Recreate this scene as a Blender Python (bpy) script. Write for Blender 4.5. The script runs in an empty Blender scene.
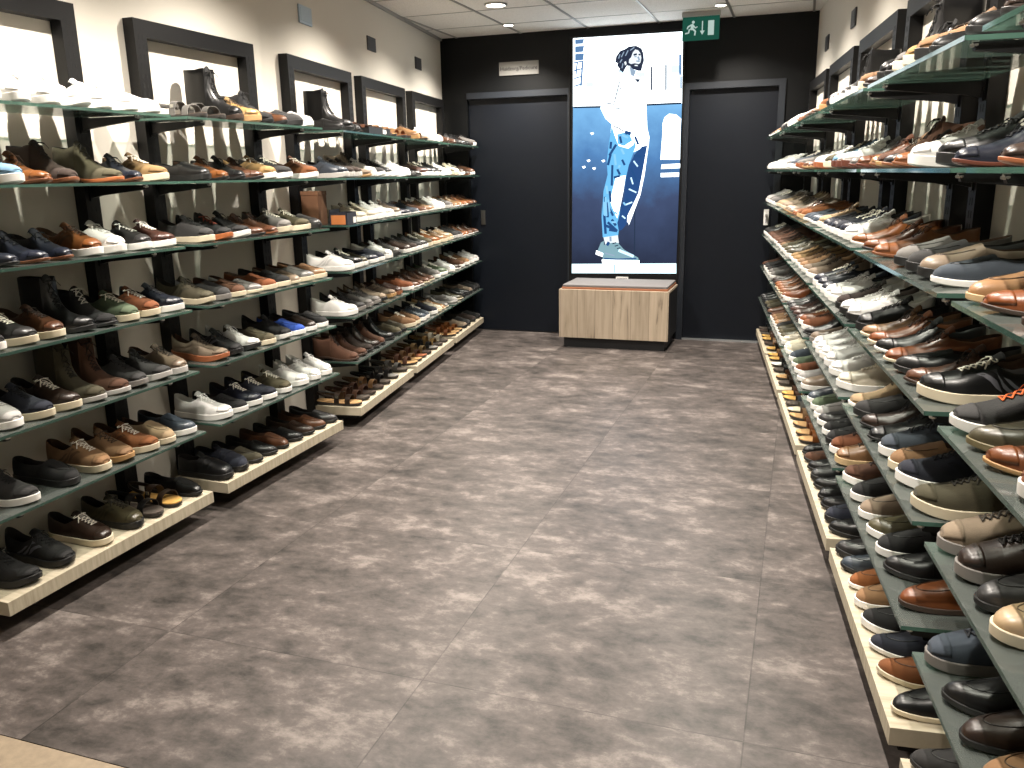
import bpy, bmesh, math, random
from mathutils import Vector, Matrix
random.seed(11)
SC = bpy.context.scene
COL = SC.collection
pi = math.pi

# ------------------------------------------------------------------ materials
def lin(c):
    if isinstance(c, str):
        c = [int(c[i:i+2], 16) / 255 for i in (0, 2, 4)]
    return tuple((x / 12.92 if x <= .04045 else ((x + .055) / 1.055) ** 2.4) for x in c[:3])

def newmat(name):
    m = bpy.data.materials.new(name); m.use_nodes = True
    nt = m.node_tree; nt.nodes.clear()
    out = nt.nodes.new('ShaderNodeOutputMaterial')
    return m, nt, out

def N(nt, t, **kw):
    n = nt.nodes.new(t)
    for k, v in kw.items():
        if k in n.inputs: n.inputs[k].default_value = v
        else: setattr(n, k, v)
    return n

def basic(name, col, rough=.5, metal=0., spec=.5, bump=0., bscale=200., var=0., vscale=8., objcol=False, coat=0., sheen=0.):
    m, nt, out = newmat(name)
    p = N(nt, 'ShaderNodeBsdfPrincipled'); nt.links.new(p.outputs[0], out.inputs[0])
    p.inputs['Roughness'].default_value = rough; p.inputs['Metallic'].default_value = metal
    p.inputs['Specular IOR Level'].default_value = spec
    p.inputs['Coat Weight'].default_value = coat; p.inputs['Coat Roughness'].default_value = .2
    p.inputs['Sheen Weight'].default_value = sheen
    if objcol:
        oi = N(nt, 'ShaderNodeObjectInfo'); src = oi.outputs['Color']
    else:
        rgb = N(nt, 'ShaderNodeRGB'); rgb.outputs[0].default_value = (*lin(col), 1); src = rgb.outputs[0]
    tc = N(nt, 'ShaderNodeTexCoord')
    if var:
        nz = N(nt, 'ShaderNodeTexNoise', Scale=vscale, Detail=4.)
        nt.links.new(tc.outputs['Object'], nz.inputs['Vector'])
        mr = N(nt, 'ShaderNodeMapRange'); mr.inputs['From Min'].default_value = .3; mr.inputs['From Max'].default_value = .7
        mr.inputs['To Min'].default_value = 1 - var; mr.inputs['To Max'].default_value = 1 + var
        nt.links.new(nz.outputs['Fac'], mr.inputs[0])
        mx = N(nt, 'ShaderNodeVectorMath', operation='SCALE')
        nt.links.new(src, mx.inputs[0]); nt.links.new(mr.outputs[0], mx.inputs['Scale']); src = mx.outputs[0]
    nt.links.new(src, p.inputs['Base Color'])
    if bump:
        nz = N(nt, 'ShaderNodeTexNoise', Scale=bscale, Detail=2.)
        nt.links.new(tc.outputs['Object'], nz.inputs['Vector'])
        b = N(nt, 'ShaderNodeBump', Strength=bump, Distance=.001)
        nt.links.new(nz.outputs['Fac'], b.inputs['Height']); nt.links.new(b.outputs[0], p.inputs['Normal'])
    return m

def emis(name, col, s):
    m, nt, out = newmat(name)
    e = N(nt, 'ShaderNodeEmission'); e.inputs[0].default_value = (*lin(col), 1); e.inputs[1].default_value = s
    nt.links.new(e.outputs[0], out.inputs[0]); return m

M = {}
M['leather'] = basic('leather', None, .36, bump=.25, bscale=260, objcol=True, var=.10, vscale=14)
M['suede'] = basic('suede', None, .9, bump=.5, bscale=420, objcol=True, var=.08, vscale=30, sheen=.04)
M['knit'] = basic('knit_fabric', None, .8, bump=.7, bscale=500, objcol=True, var=.08, vscale=60)
M['rubber'] = basic('rubber', None, .55, bump=.15, bscale=200, objcol=True)
M['lace'] = basic('lace_cord', None, .8, objcol=True)
M['lining'] = basic('lining_textile', None, .9, objcol=True, bump=.3, bscale=300)
M['metal_dark'] = basic('dark_powder_coated_steel', '0a0a0b', .5, spec=.3, bump=.1, bscale=90, var=.1)
M['slot'] = basic('slot_shadow_black', '050505', .8)
M['steel'] = basic('brushed_steel', 'b8b8b4', .28, metal=1.)
M['wall_w'] = basic('painted_wall', 'd6d1c6', .85, bump=.15, bscale=60, var=.02, vscale=1.5)
M['wall_k'] = basic('dark_painted_wall', '07090b', .5, spec=.25, bump=.2, bscale=80, var=.06, vscale=3)
M['door_k'] = basic('dark_door_laminate', '0b1018', .45, spec=.3, bump=.05, bscale=60, var=.05, vscale=4)
M['trim_k'] = basic('dark_door_frame', '1d2229', .45)
M['plate_blue'] = basic('light_blue_plate', 'a9bccb', .4)
M['plate_dark'] = basic('dark_grey_plate', '3b3b3d', .5)
M['cushion'] = basic('grey_upholstery', '6d6a6a', .8, bump=.5, bscale=300, var=.05, vscale=20)
M['piping'] = basic('rust_brown_edge', '8e5a3e', .6)
M['plinth'] = basic('black_plinth', '17181a', .5)
M['sign_white'] = basic('white_sign_plate', '8b8a86', .5)
M['sign_ink'] = basic('dark_sign_ink', '33312f', .6)
M['cardboard'] = basic('brown_cardboard', '6b4a33', .85, bump=.3, bscale=60, var=.1, vscale=20)
M['box_navy'] = basic('dark_navy_card', '20222c', .6, bump=.1)
M['box_orange'] = basic('orange_card', 'b8713e', .6)
M['label_w'] = basic('white_paper_label', 'e6e4e0', .7)
M['label_ink'] = basic('grey_print', '55555a', .7)
M['alu'] = basic('aluminium_grid', 'a4a4a2', .4, metal=.6)
M['thresh'] = basic('aluminium_threshold', 'c2c6c8', .3, metal=.8)

# glass: partly clear, partly milky, green tinted
def glassmat(name, clear, milky, trans, tint):
    m, nt, out = newmat(name)
    tr = N(nt, 'ShaderNodeBsdfTransparent'); tr.inputs[0].default_value = (*tint, 1)
    df = N(nt, 'ShaderNodeBsdfDiffuse'); df.inputs[0].default_value = (*lin(milky), 1)
    tl = N(nt, 'ShaderNodeBsdfTranslucent'); tl.inputs[0].default_value = (*lin(trans), 1)
    mm = N(nt, 'ShaderNodeMixShader'); mm.inputs[0].default_value = .5
    nt.links.new(df.outputs[0], mm.inputs[1]); nt.links.new(tl.outputs[0], mm.inputs[2])
    m1 = N(nt, 'ShaderNodeMixShader'); m1.inputs[0].default_value = 1 - clear
    nt.links.new(tr.outputs[0], m1.inputs[1]); nt.links.new(mm.outputs[0], m1.inputs[2])
    gl = N(nt, 'ShaderNodeBsdfGlossy', Roughness=.06)
    fr = N(nt, 'ShaderNodeFresnel', IOR=1.45)
    m2 = N(nt, 'ShaderNodeMixShader')
    nt.links.new(fr.outputs[0], m2.inputs[0]); nt.links.new(m1.outputs[0], m2.inputs[1]); nt.links.new(gl.outputs[0], m2.inputs[2])
    nt.links.new(m2.outputs[0], out.inputs[0]); return m
M['glass'] = glassmat('green_tinted_glass', .74, 'c2ccc6', '8aa79a', (.95, .985, .965))
M['glass_edge'] = glassmat('green_glass_edge', .35, '5f8074', '6f9c8b', (.6, .85, .75))

def m_wood(name, c1, c2, scale, rough=.55):
    m, nt, out = newmat(name)
    p = N(nt, 'ShaderNodeBsdfPrincipled', Roughness=rough); nt.links.new(p.outputs[0], out.inputs[0])
    tc = N(nt, 'ShaderNodeTexCoord'); mp = N(nt, 'ShaderNodeMapping'); mp.inputs['Scale'].default_value = scale
    nt.links.new(tc.outputs['Object'], mp.inputs[0])
    nz = N(nt, 'ShaderNodeTexNoise', Scale=1., Detail=7., Roughness=.6); nt.links.new(mp.outputs[0], nz.inputs['Vector'])
    cr = N(nt, 'ShaderNodeValToRGB'); cr.color_ramp.elements[0].position = .33; cr.color_ramp.elements[1].position = .62
    cr.color_ramp.elements[0].color = (*lin(c1), 1); cr.color_ramp.elements[1].color = (*lin(c2), 1)
    nt.links.new(nz.outputs['Fac'], cr.inputs[0]); nt.links.new(cr.outputs[0], p.inputs['Base Color'])
    return m
M['board'] = m_wood('pale_limed_oak', '9d937e', 'b9af9a', (60, 5, 5))

def m_planks():
    # rustic oak front: vertical planks with cracks and knots
    m, nt, out = newmat('rustic_oak_planks')
    p = N(nt, 'ShaderNodeBsdfPrincipled', Roughness=.6); nt.links.new(p.outputs[0], out.inputs[0])
    tc = N(nt, 'ShaderNodeTexCoord'); sp = N(nt, 'ShaderNodeSeparateXYZ'); nt.links.new(tc.outputs['Object'], sp.inputs[0])
    fl = N(nt, 'ShaderNodeMath', operation='MULTIPLY'); fl.inputs[1].default_value = 6.6; nt.links.new(sp.outputs[0], fl.inputs[0])
    f2 = N(nt, 'ShaderNodeMath', operation='FLOOR'); nt.links.new(fl.outputs[0], f2.inputs[0])
    wn = N(nt, 'ShaderNodeTexWhiteNoise', noise_dimensions='1D'); nt.links.new(f2.outputs[0], wn.inputs['W'])
    mp = N(nt, 'ShaderNodeMapping'); mp.inputs['Scale'].default_value = (26, 26, 2.2); nt.links.new(tc.outputs['Object'], mp.inputs[0])
    ad = N(nt, 'ShaderNodeVectorMath', operation='ADD'); nt.links.new(mp.outputs[0], ad.inputs[0])
    sc = N(nt, 'ShaderNodeVectorMath', operation='SCALE'); sc.inputs['Scale'].default_value = 9.; nt.links.new(wn.outputs['Color'], sc.inputs[0]); nt.links.new(sc.outputs[0], ad.inputs[1])
    nz = N(nt, 'ShaderNodeTexNoise', Scale=1., Detail=6., Roughness=.6, Distortion=.5); nt.links.new(ad.outputs[0], nz.inputs['Vector'])
    cr = N(nt, 'ShaderNodeValToRGB'); e = cr.color_ramp.elements
    e[0].position = .30; e[0].color = (*lin('75685a'), 1); e[1].position = .62; e[1].color = (*lin('b5a591'), 1)
    n = cr.color_ramp.elements.new(.40); n.color = (*lin('a39480'), 1)
    nt.links.new(nz.outputs['Fac'], cr.inputs[0])
    mv = N(nt, 'ShaderNodeMapRange'); mv.inputs['To Min'].default_value = .9; mv.inputs['To Max'].default_value = 1.1; nt.links.new(wn.outputs['Value'], mv.inputs[0])
    fr = N(nt, 'ShaderNodeMath', operation='FRACT'); nt.links.new(fl.outputs[0], fr.inputs[0])
    lt = N(nt, 'ShaderNodeMath', operation='GREATER_THAN'); lt.inputs[1].default_value = .022; nt.links.new(fr.outputs[0], lt.inputs[0])
    mr2 = N(nt, 'ShaderNodeMapRange'); mr2.inputs['To Min'].default_value = .45; nt.links.new(lt.outputs[0], mr2.inputs[0])
    mu = N(nt, 'ShaderNodeMath', operation='MULTIPLY'); nt.links.new(mv.outputs[0], mu.inputs[0]); nt.links.new(mr2.outputs[0], mu.inputs[1])
    s2 = N(nt, 'ShaderNodeVectorMath', operation='SCALE'); nt.links.new(cr.outputs[0], s2.inputs[0]); nt.links.new(mu.outputs[0], s2.inputs['Scale'])
    nt.links.new(s2.outputs[0], p.inputs['Base Color']); return m
M['planks'] = m_planks()

def m_floor():
    m, nt, out = newmat('concrete_look_vinyl_tiles')
    p = N(nt, 'ShaderNodeBsdfPrincipled', Roughness=.42); p.inputs['Specular IOR Level'].default_value = .35; nt.links.new(p.outputs[0], out.inputs[0])
    tc = N(nt, 'ShaderNodeTexCoord')
    sp = N(nt, 'ShaderNodeSeparateXYZ'); nt.links.new(tc.outputs['Object'], sp.inputs[0])
    def tile(o, off):
        a = N(nt, 'ShaderNodeMath', operation='ADD'); a.inputs[1].default_value = off; nt.links.new(o, a.inputs[0])
        b = N(nt, 'ShaderNodeMath', operation='DIVIDE'); b.inputs[1].default_value = .92; nt.links.new(a.outputs[0], b.inputs[0])
        c = N(nt, 'ShaderNodeMath', operation='FLOOR'); nt.links.new(b.outputs[0], c.inputs[0])
        d = N(nt, 'ShaderNodeMath', operation='FRACT'); nt.links.new(b.outputs[0], d.inputs[0])
        e = N(nt, 'ShaderNodeMath', operation='LESS_THAN'); e.inputs[1].default_value = .0045; nt.links.new(d.outputs[0], e.inputs[0])
        return c.outputs[0], e.outputs[0]
    cx, ex = tile(sp.outputs[0], 10.18); cy, ey = tile(sp.outputs[1], 7.24)
    cb = N(nt, 'ShaderNodeCombineXYZ'); nt.links.new(cx, cb.inputs[0]); nt.links.new(cy, cb.inputs[1])
    wn = N(nt, 'ShaderNodeTexWhiteNoise', noise_dimensions='3D'); nt.links.new(cb.outputs[0], wn.inputs['Vector'])
    of = N(nt, 'ShaderNodeVectorMath', operation='SCALE'); of.inputs['Scale'].default_value = 20.; nt.links.new(wn.outputs['Color'], of.inputs[0])
    ad = N(nt, 'ShaderNodeVectorMath', operation='ADD'); nt.links.new(tc.outputs['Object'], ad.inputs[0]); nt.links.new(of.outputs[0], ad.inputs[1])
    mp = N(nt, 'ShaderNodeMapping'); mp.inputs['Scale'].default_value = (1.1, 1.6, 1); nt.links.new(ad.outputs[0], mp.inputs[0])
    n1 = N(nt, 'ShaderNodeTexNoise', Scale=2.6, Detail=10., Roughness=.66, Distortion=.15); nt.links.new(mp.outputs[0], n1.inputs['Vector'])
    n2 = N(nt, 'ShaderNodeTexNoise', Scale=14., Detail=6., Roughness=.7); nt.links.new(mp.outputs[0], n2.inputs['Vector'])
    n3 = N(nt, 'ShaderNodeTexNoise', Scale=7.5, Detail=9., Roughness=.74, Distortion=.15); nt.links.new(mp.outputs[0], n3.inputs['Vector'])
    mx = N(nt, 'ShaderNodeMath', operation='MULTIPLY_ADD'); mx.inputs[1].default_value = .55; nt.links.new(n3.outputs['Fac'], mx.inputs[0])
    m07 = N(nt, 'ShaderNodeMath', operation='MULTIPLY'); m07.inputs[1].default_value = .45; nt.links.new(n1.outputs['Fac'], m07.inputs[0])
    nt.links.new(m07.outputs[0], mx.inputs[2])
    cr = N(nt, 'ShaderNodeValToRGB'); e = cr.color_ramp.elements
    e[0].position = .38; e[0].color = (*lin('2a2725'), 1); e[1].position = .63; e[1].color = (*lin('7a726d'), 1)
    a = e.new(.46); a.color = (*lin('423d3a'), 1); a = e.new(.53); a.color = (*lin('534c49'), 1)
    nt.links.new(mx.outputs[0], cr.inputs[0])
    mxe = N(nt, 'ShaderNodeMath', operation='MAXIMUM'); nt.links.new(ex, mxe.inputs[0]); nt.links.new(ey, mxe.inputs[1])
    mr = N(nt, 'ShaderNodeMapRange'); mr.inputs['To Min'].default_value = 1.; mr.inputs['To Max'].default_value = .62; nt.links.new(mxe.outputs[0], mr.inputs[0])
    mv = N(nt, 'ShaderNodeMapRange'); mv.inputs['To Min'].default_value = .97; mv.inputs['To Max'].default_value = 1.03; nt.links.new(wn.outputs['Value'], mv.inputs[0])
    mu = N(nt, 'ShaderNodeMath', operation='MULTIPLY'); nt.links.new(mr.outputs[0], mu.inputs[0]); nt.links.new(mv.outputs[0], mu.inputs[1])
    s = N(nt, 'ShaderNodeVectorMath', operation='SCALE'); nt.links.new(cr.outputs[0], s.inputs[0]); nt.links.new(mu.outputs[0], s.inputs['Scale'])
    nt.links.new(s.outputs[0], p.inputs['Base Color'])
    rr = N(nt, 'ShaderNodeMapRange'); rr.inputs['To Min'].default_value = .36; rr.inputs['To Max'].default_value = .5; nt.links.new(n2.outputs['Fac'], rr.inputs[0]); nt.links.new(rr.outputs[0], p.inputs['Roughness'])
    b = N(nt, 'ShaderNodeBump', Strength=.12, Distance=.002); nt.links.new(n2.outputs['Fac'], b.inputs['Height']); nt.links.new(b.outputs[0], p.inputs['Normal'])
    return m
M['floor'] = m_floor()
M['floor2'] = basic('beige_stone_floor', '8f806c', .5, bump=.3, bscale=120, var=.12, vscale=40)

def m_ceiling():
    m, nt, out = newmat('mineral_ceiling_tiles')
    p = N(nt, 'ShaderNodeBsdfPrincipled', Roughness=.9); nt.links.new(p.outputs[0], out.inputs[0])
    tc = N(nt, 'ShaderNodeTexCoord'); nz = N(nt, 'ShaderNodeTexNoise', Scale=160., Detail=3.); nt.links.new(tc.outputs['Object'], nz.inputs['Vector'])
    cr = N(nt, 'ShaderNodeValToRGB'); cr.color_ramp.elements[0].position = .35; cr.color_ramp.elements[0].color = (*lin('dedbd6'), 1); cr.color_ramp.elements[1].position = .5; cr.color_ramp.elements[1].color = (*lin('f2f0ec'), 1)
    nt.links.new(nz.outputs['Fac'], cr.inputs[0]); nt.links.new(cr.outputs[0], p.inputs['Base Color']); return m
M['ceiling'] = m_ceiling()

# ------------------------------------------------------------------ mesh helpers
def link(name, mesh, parent=None, color=None, loc=None):
    o = bpy.data.objects.new(name, mesh); COL.objects.link(o)
    if parent: o.parent = parent
    if color: o.color = (*lin(color), 1)
    if loc: o.location = loc
    return o

def mesh_from(name, verts, faces, mats, smooth=False, midx=None, sharp=None):
    me = bpy.data.meshes.new(name); me.from_pydata([tuple(v) for v in verts], [], faces)
    for m in (mats if isinstance(mats, (list, tuple)) else [mats]): me.materials.append(m)
    if midx: me.polygons.foreach_set('material_index', midx)
    if smooth: me.polygons.foreach_set('use_smooth', [True] * len(me.polygons))
    bm = bmesh.new(); bm.from_mesh(me)
    bmesh.ops.remove_doubles(bm, verts=bm.verts, dist=1e-6)
    bmesh.ops.recalc_face_normals(bm, faces=bm.faces)
    bm.to_mesh(me); bm.free()
    if smooth and sharp is not None: me.set_sharp_from_angle(angle=sharp)
    me.update(); return me

class MB:
    def __init__(s): s.v = []; s.f = []; s.m = []
    def box(s, x0, x1, y0, y1, z0, z1, mi=0):
        b = len(s.v)
        s.v += [(x, y, z) for z in (z0, z1) for y in (y0, y1) for x in (x0, x1)]
        s.f += [(b+0, b+2, b+3, b+1), (b+4, b+5, b+7, b+6), (b+0, b+1, b+5, b+4), (b+2, b+6, b+7, b+3), (b+0, b+4, b+6, b+2), (b+1, b+3, b+7, b+5)]
        s.m += [mi] * 6; return s
    def prism(s, pts, axis, a, b_, mi=0):
        # pts 2D polygon, extruded along axis ('x','y','z')
        n = len(pts); b = len(s.v)
        for w in (a, b_):
            for p, q in pts:
                s.v.append({'x': (w, p, q), 'y': (p, w, q), 'z': (p, q, w)}[axis])
        s.f += [tuple(b + i for i in range(n)), tuple(b + n + i for i in reversed(range(n)))]
        s.f += [(b+i, b+(i+1) % n, b+n+(i+1) % n, b+n+i) for i in range(n)]
        s.m += [mi] * (n + 2); return s
    def tube(s, pts, r, n=6, mi=0, close=False, flat=1.):
        pts = [Vector(p) for p in pts]; b = len(s.v); K = len(pts)
        up = Vector((0, 0, 1))
        for i, p in enumerate(pts):
            t = (pts[min(i+1, K-1)] - pts[max(i-1, 0)]) if not close else (pts[(i+1) % K] - pts[i-1])
            t.normalize(); a = t.cross(up)
            if a.length < 1e-3: a = t.cross(Vector((1, 0, 0)))
            a.normalize(); c = t.cross(a)
            for k in range(n):
                an = 2 * pi * k / n; s.v.append(tuple(p + a * r * math.cos(an) + c * r * flat * math.sin(an)))
        for i in range(K if close else K - 1):
            j = (i + 1) % K
            for k in range(n):
                s.f.append((b+i*n+k, b+i*n+(k+1) % n, b+j*n+(k+1) % n, b+j*n+k)); s.m.append(mi)
        if not close:
            s.f += [tuple(b + k for k in range(n)), tuple(b + (K-1)*n + k for k in reversed(range(n)))]; s.m += [mi] * 2
        return s
    def lathe(s, prof, n=20, c=(0, 0, 0), mi=0):
        b = len(s.v)
        for r, z in prof:
            for k in range(n): s.v.append((c[0] + r * math.cos(2*pi*k/n), c[1] + r * math.sin(2*pi*k/n), c[2] + z))
        for i in range(len(prof) - 1):
            for k in range(n): s.f.append((b+i*n+k, b+i*n+(k+1) % n, b+(i+1)*n+(k+1) % n, b+(i+1)*n+k)); s.m.append(mi)
        s.f += [tuple(b + k for k in range(n)), tuple(b + (len(prof)-1)*n + k for k in range(n))]; s.m += [mi] * 2
        return s
    def mesh(s, name, mats, smooth=False, sharp=.6, bevel=0.):
        me = mesh_from(name, s.v, s.f, mats, smooth, s.m, sharp if smooth else None)
        if bevel:
            bm = bmesh.new(); bm.from_mesh(me)
            bmesh.ops.bevel(bm, geom=[e for e in bm.edges if e.calc_face_angle(0) > .6], offset=bevel, segments=2, affect='EDGES', profile=.6)
            bm.to_mesh(me); bm.free()
        return me
    def obj(s, name, mats, parent=None, **k):
        loc = k.pop('loc', None); return link(name, s.mesh(name, mats, **k), parent, loc=loc)

def tag(o, label=None, cat=None, group=None, kind=None):
    if label: o['label'] = label
    if cat: o['category'] = cat
    if group: o['group'] = group
    if kind: o['kind'] = kind
    return o
def empty(name, loc=(0, 0, 0), rz=0.):
    o = bpy.data.objects.new(name, None); COL.objects.link(o); o.location = loc; o.rotation_euler = (0, 0, rz)
    o.empty_display_size = .05; return o

# ------------------------------------------------------------------ camera
CF = 830.
d = Vector((293, 215, CF)).normalized(); u = Vector((-60, 3286, -CF)); u = (u - d * u.dot(d)).normalized(); r = u.cross(d)
if r.x < 0: r = -r
# photo axes (x right, y up, z forward) expressed in world: rows r,d,u
CX = Vector((r.x, d.x, u.x)); CY = Vector((r.y, d.y, u.y)); CZ = -Vector((r.z, d.z, u.z))
cam = bpy.data.cameras.new('camera'); co = bpy.data.objects.new('camera', cam); COL.objects.link(co)
co.matrix_world = Matrix(((CX.x, CY.x, CZ.x, 0), (CX.y, CY.y, CZ.y, 0), (CX.z, CY.z, CZ.z, 1.45), (0, 0, 0, 1)))
cam.sensor_fit = 'HORIZONTAL'; cam.sensor_width = 36; cam.lens = CF / 1024 * 36; cam.clip_start = .02; cam.clip_end = 60
SC.camera = co

# ------------------------------------------------------------------ room
H = 2.64; YB = 7.35; Y0 = -2.6
dL = Vector((-.438, 3.22, 0)).normalized(); nL = Vector((dL.y, -dL.x, 0))      # left far wall, normal into the room
dR = Vector((-.436, 3.961, 0)).normalized(); nR = Vector((-dR.y, dR.x, 0))    # right wall
cornL = Vector((-3.174, YB, 0)); cornR = Vector((.033, YB, 0))
LX = -2.708
bend = cornL + dL * ((LX - cornL.x) / dL.x)
r0 = cornR + dR * ((Y0 - YB) / dR.y)
T = .12
def struct(name, mb, mats, **k):
    o = mb.obj(name, mats, **k); o['kind'] = 'structure'; return o
def poly_wall(name, pts, z0, z1, mat):
    return struct(name, MB().prism(pts, 'z', z0, z1), mat)
struct('floor', MB().box(-3.6, 1.8, 1.391, YB + .12, -.06, 0), M['floor'])
struct('floor_front', MB().box(-3.6, 1.8, Y0, 1.388, -.06, 0), M['floor2'])
struct('ceiling', MB().box(-3.6, 1.8, Y0, YB + .12, H, H + .08), M['ceiling'])
poly_wall('wall_left', [(LX, Y0), (LX, bend.y), (LX - T, bend.y + .01), (LX - T, Y0)], 0, H, M['wall_w'])
a, b = bend, cornL
poly_wall('wall_left_far', [(a.x, a.y), (b.x, b.y), (b.x - T, b.y), (a.x - T, a.y)], 0, H, M['wall_w'])
poly_wall('wall_right', [(r0.x, r0.y), (cornR.x, cornR.y), (cornR.x + T, cornR.y), (r0.x + T, r0.y)], 0, H, M['wall_w'])
# back wall with two door openings
bw = MB()
DX = [(-2.93, -1.985, 2.115), (-.945, -.235, 2.105)]
bw.box(-3.6, DX[0][0], YB, YB + T, 0, H); bw.box(DX[0][1], DX[1][0], YB, YB + T, 0, H); bw.box(DX[1][1], .6, YB, YB + T, 0, H)
for x0, x1, z in DX: bw.box(x0, x1, YB, YB + T, z, H)
struct('wall_back', bw, M['wall_k'])
for i, (x0, x1, z) in enumerate(DX):
    dm = MB().box(x0 + .004, x1 - .004, YB + .03, YB + .07, .012, z - .004)
    dd = struct('door_%d' % (i + 1), dm, M['door_k'])
    tr = MB(); w = .05
    tr.box(x1 - .002, x1 + w, YB - .016, YB + .03, 0, z + w)
    if i: tr.box(x0 - w, x0 + .002, YB - .016, YB + .03, 0, z + w)
    tr.box(x0 + (.002 if i else 0), x1 - .002, YB - .016, YB + .03, z - .002, z + w)
    struct('trim_%d' % (i + 1), tr, M['trim_k'])
    if i == 0:
        hb = MB().box(-2.832, -2.79, YB + .022, YB + .032, 1.0, 1.13).box(-2.822, -2.80, YB + .018, YB + .023, 1.015, 1.115)
        hb.obj('pull_handle', M['steel'], dd)
    else:
        hb = MB().box(-.302, -.262, YB + .018, YB + .031, 1.0, 1.13, 0)
        hb.tube([(-.282, YB + .02, 1.09), (-.282, YB - .02, 1.09)], .009, 10, 0)
        hb.box(-.285, -.279, YB + .014, YB + .019, 1.02, 1.05, 1)
        hb.obj('lock_plate', [M['label_w'], M['label_ink']], dd)
struct('trim_3', MB().box(-.945, -.235, YB - .01, YB + .1, 0, .011), M['thresh'])
# ceiling grid
cg = MB()
for k in range(-4, 6):
    x = -1.21 + .6 * k
    cg.box(x - .009, x + .009, Y0, YB, H - .006, H + .002)
for k in range(-14, 3):
    y = 6.26 + .62 * k
    cg.box(-3.5, 1.7, y - .0035, y + .0035, H - .003, H + .003)
struct('trim_4', cg, M['alu'])
# dark shadow gap profile where side walls meet ceiling
sg = MB()
sg.prism([(a.x, a.y), (b.x, b.y), (b.x + .02, b.y), (a.x + .02, a.y)], 'z', H - .02, H - .001)
struct('trim_5', sg, M['alu'])

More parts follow.
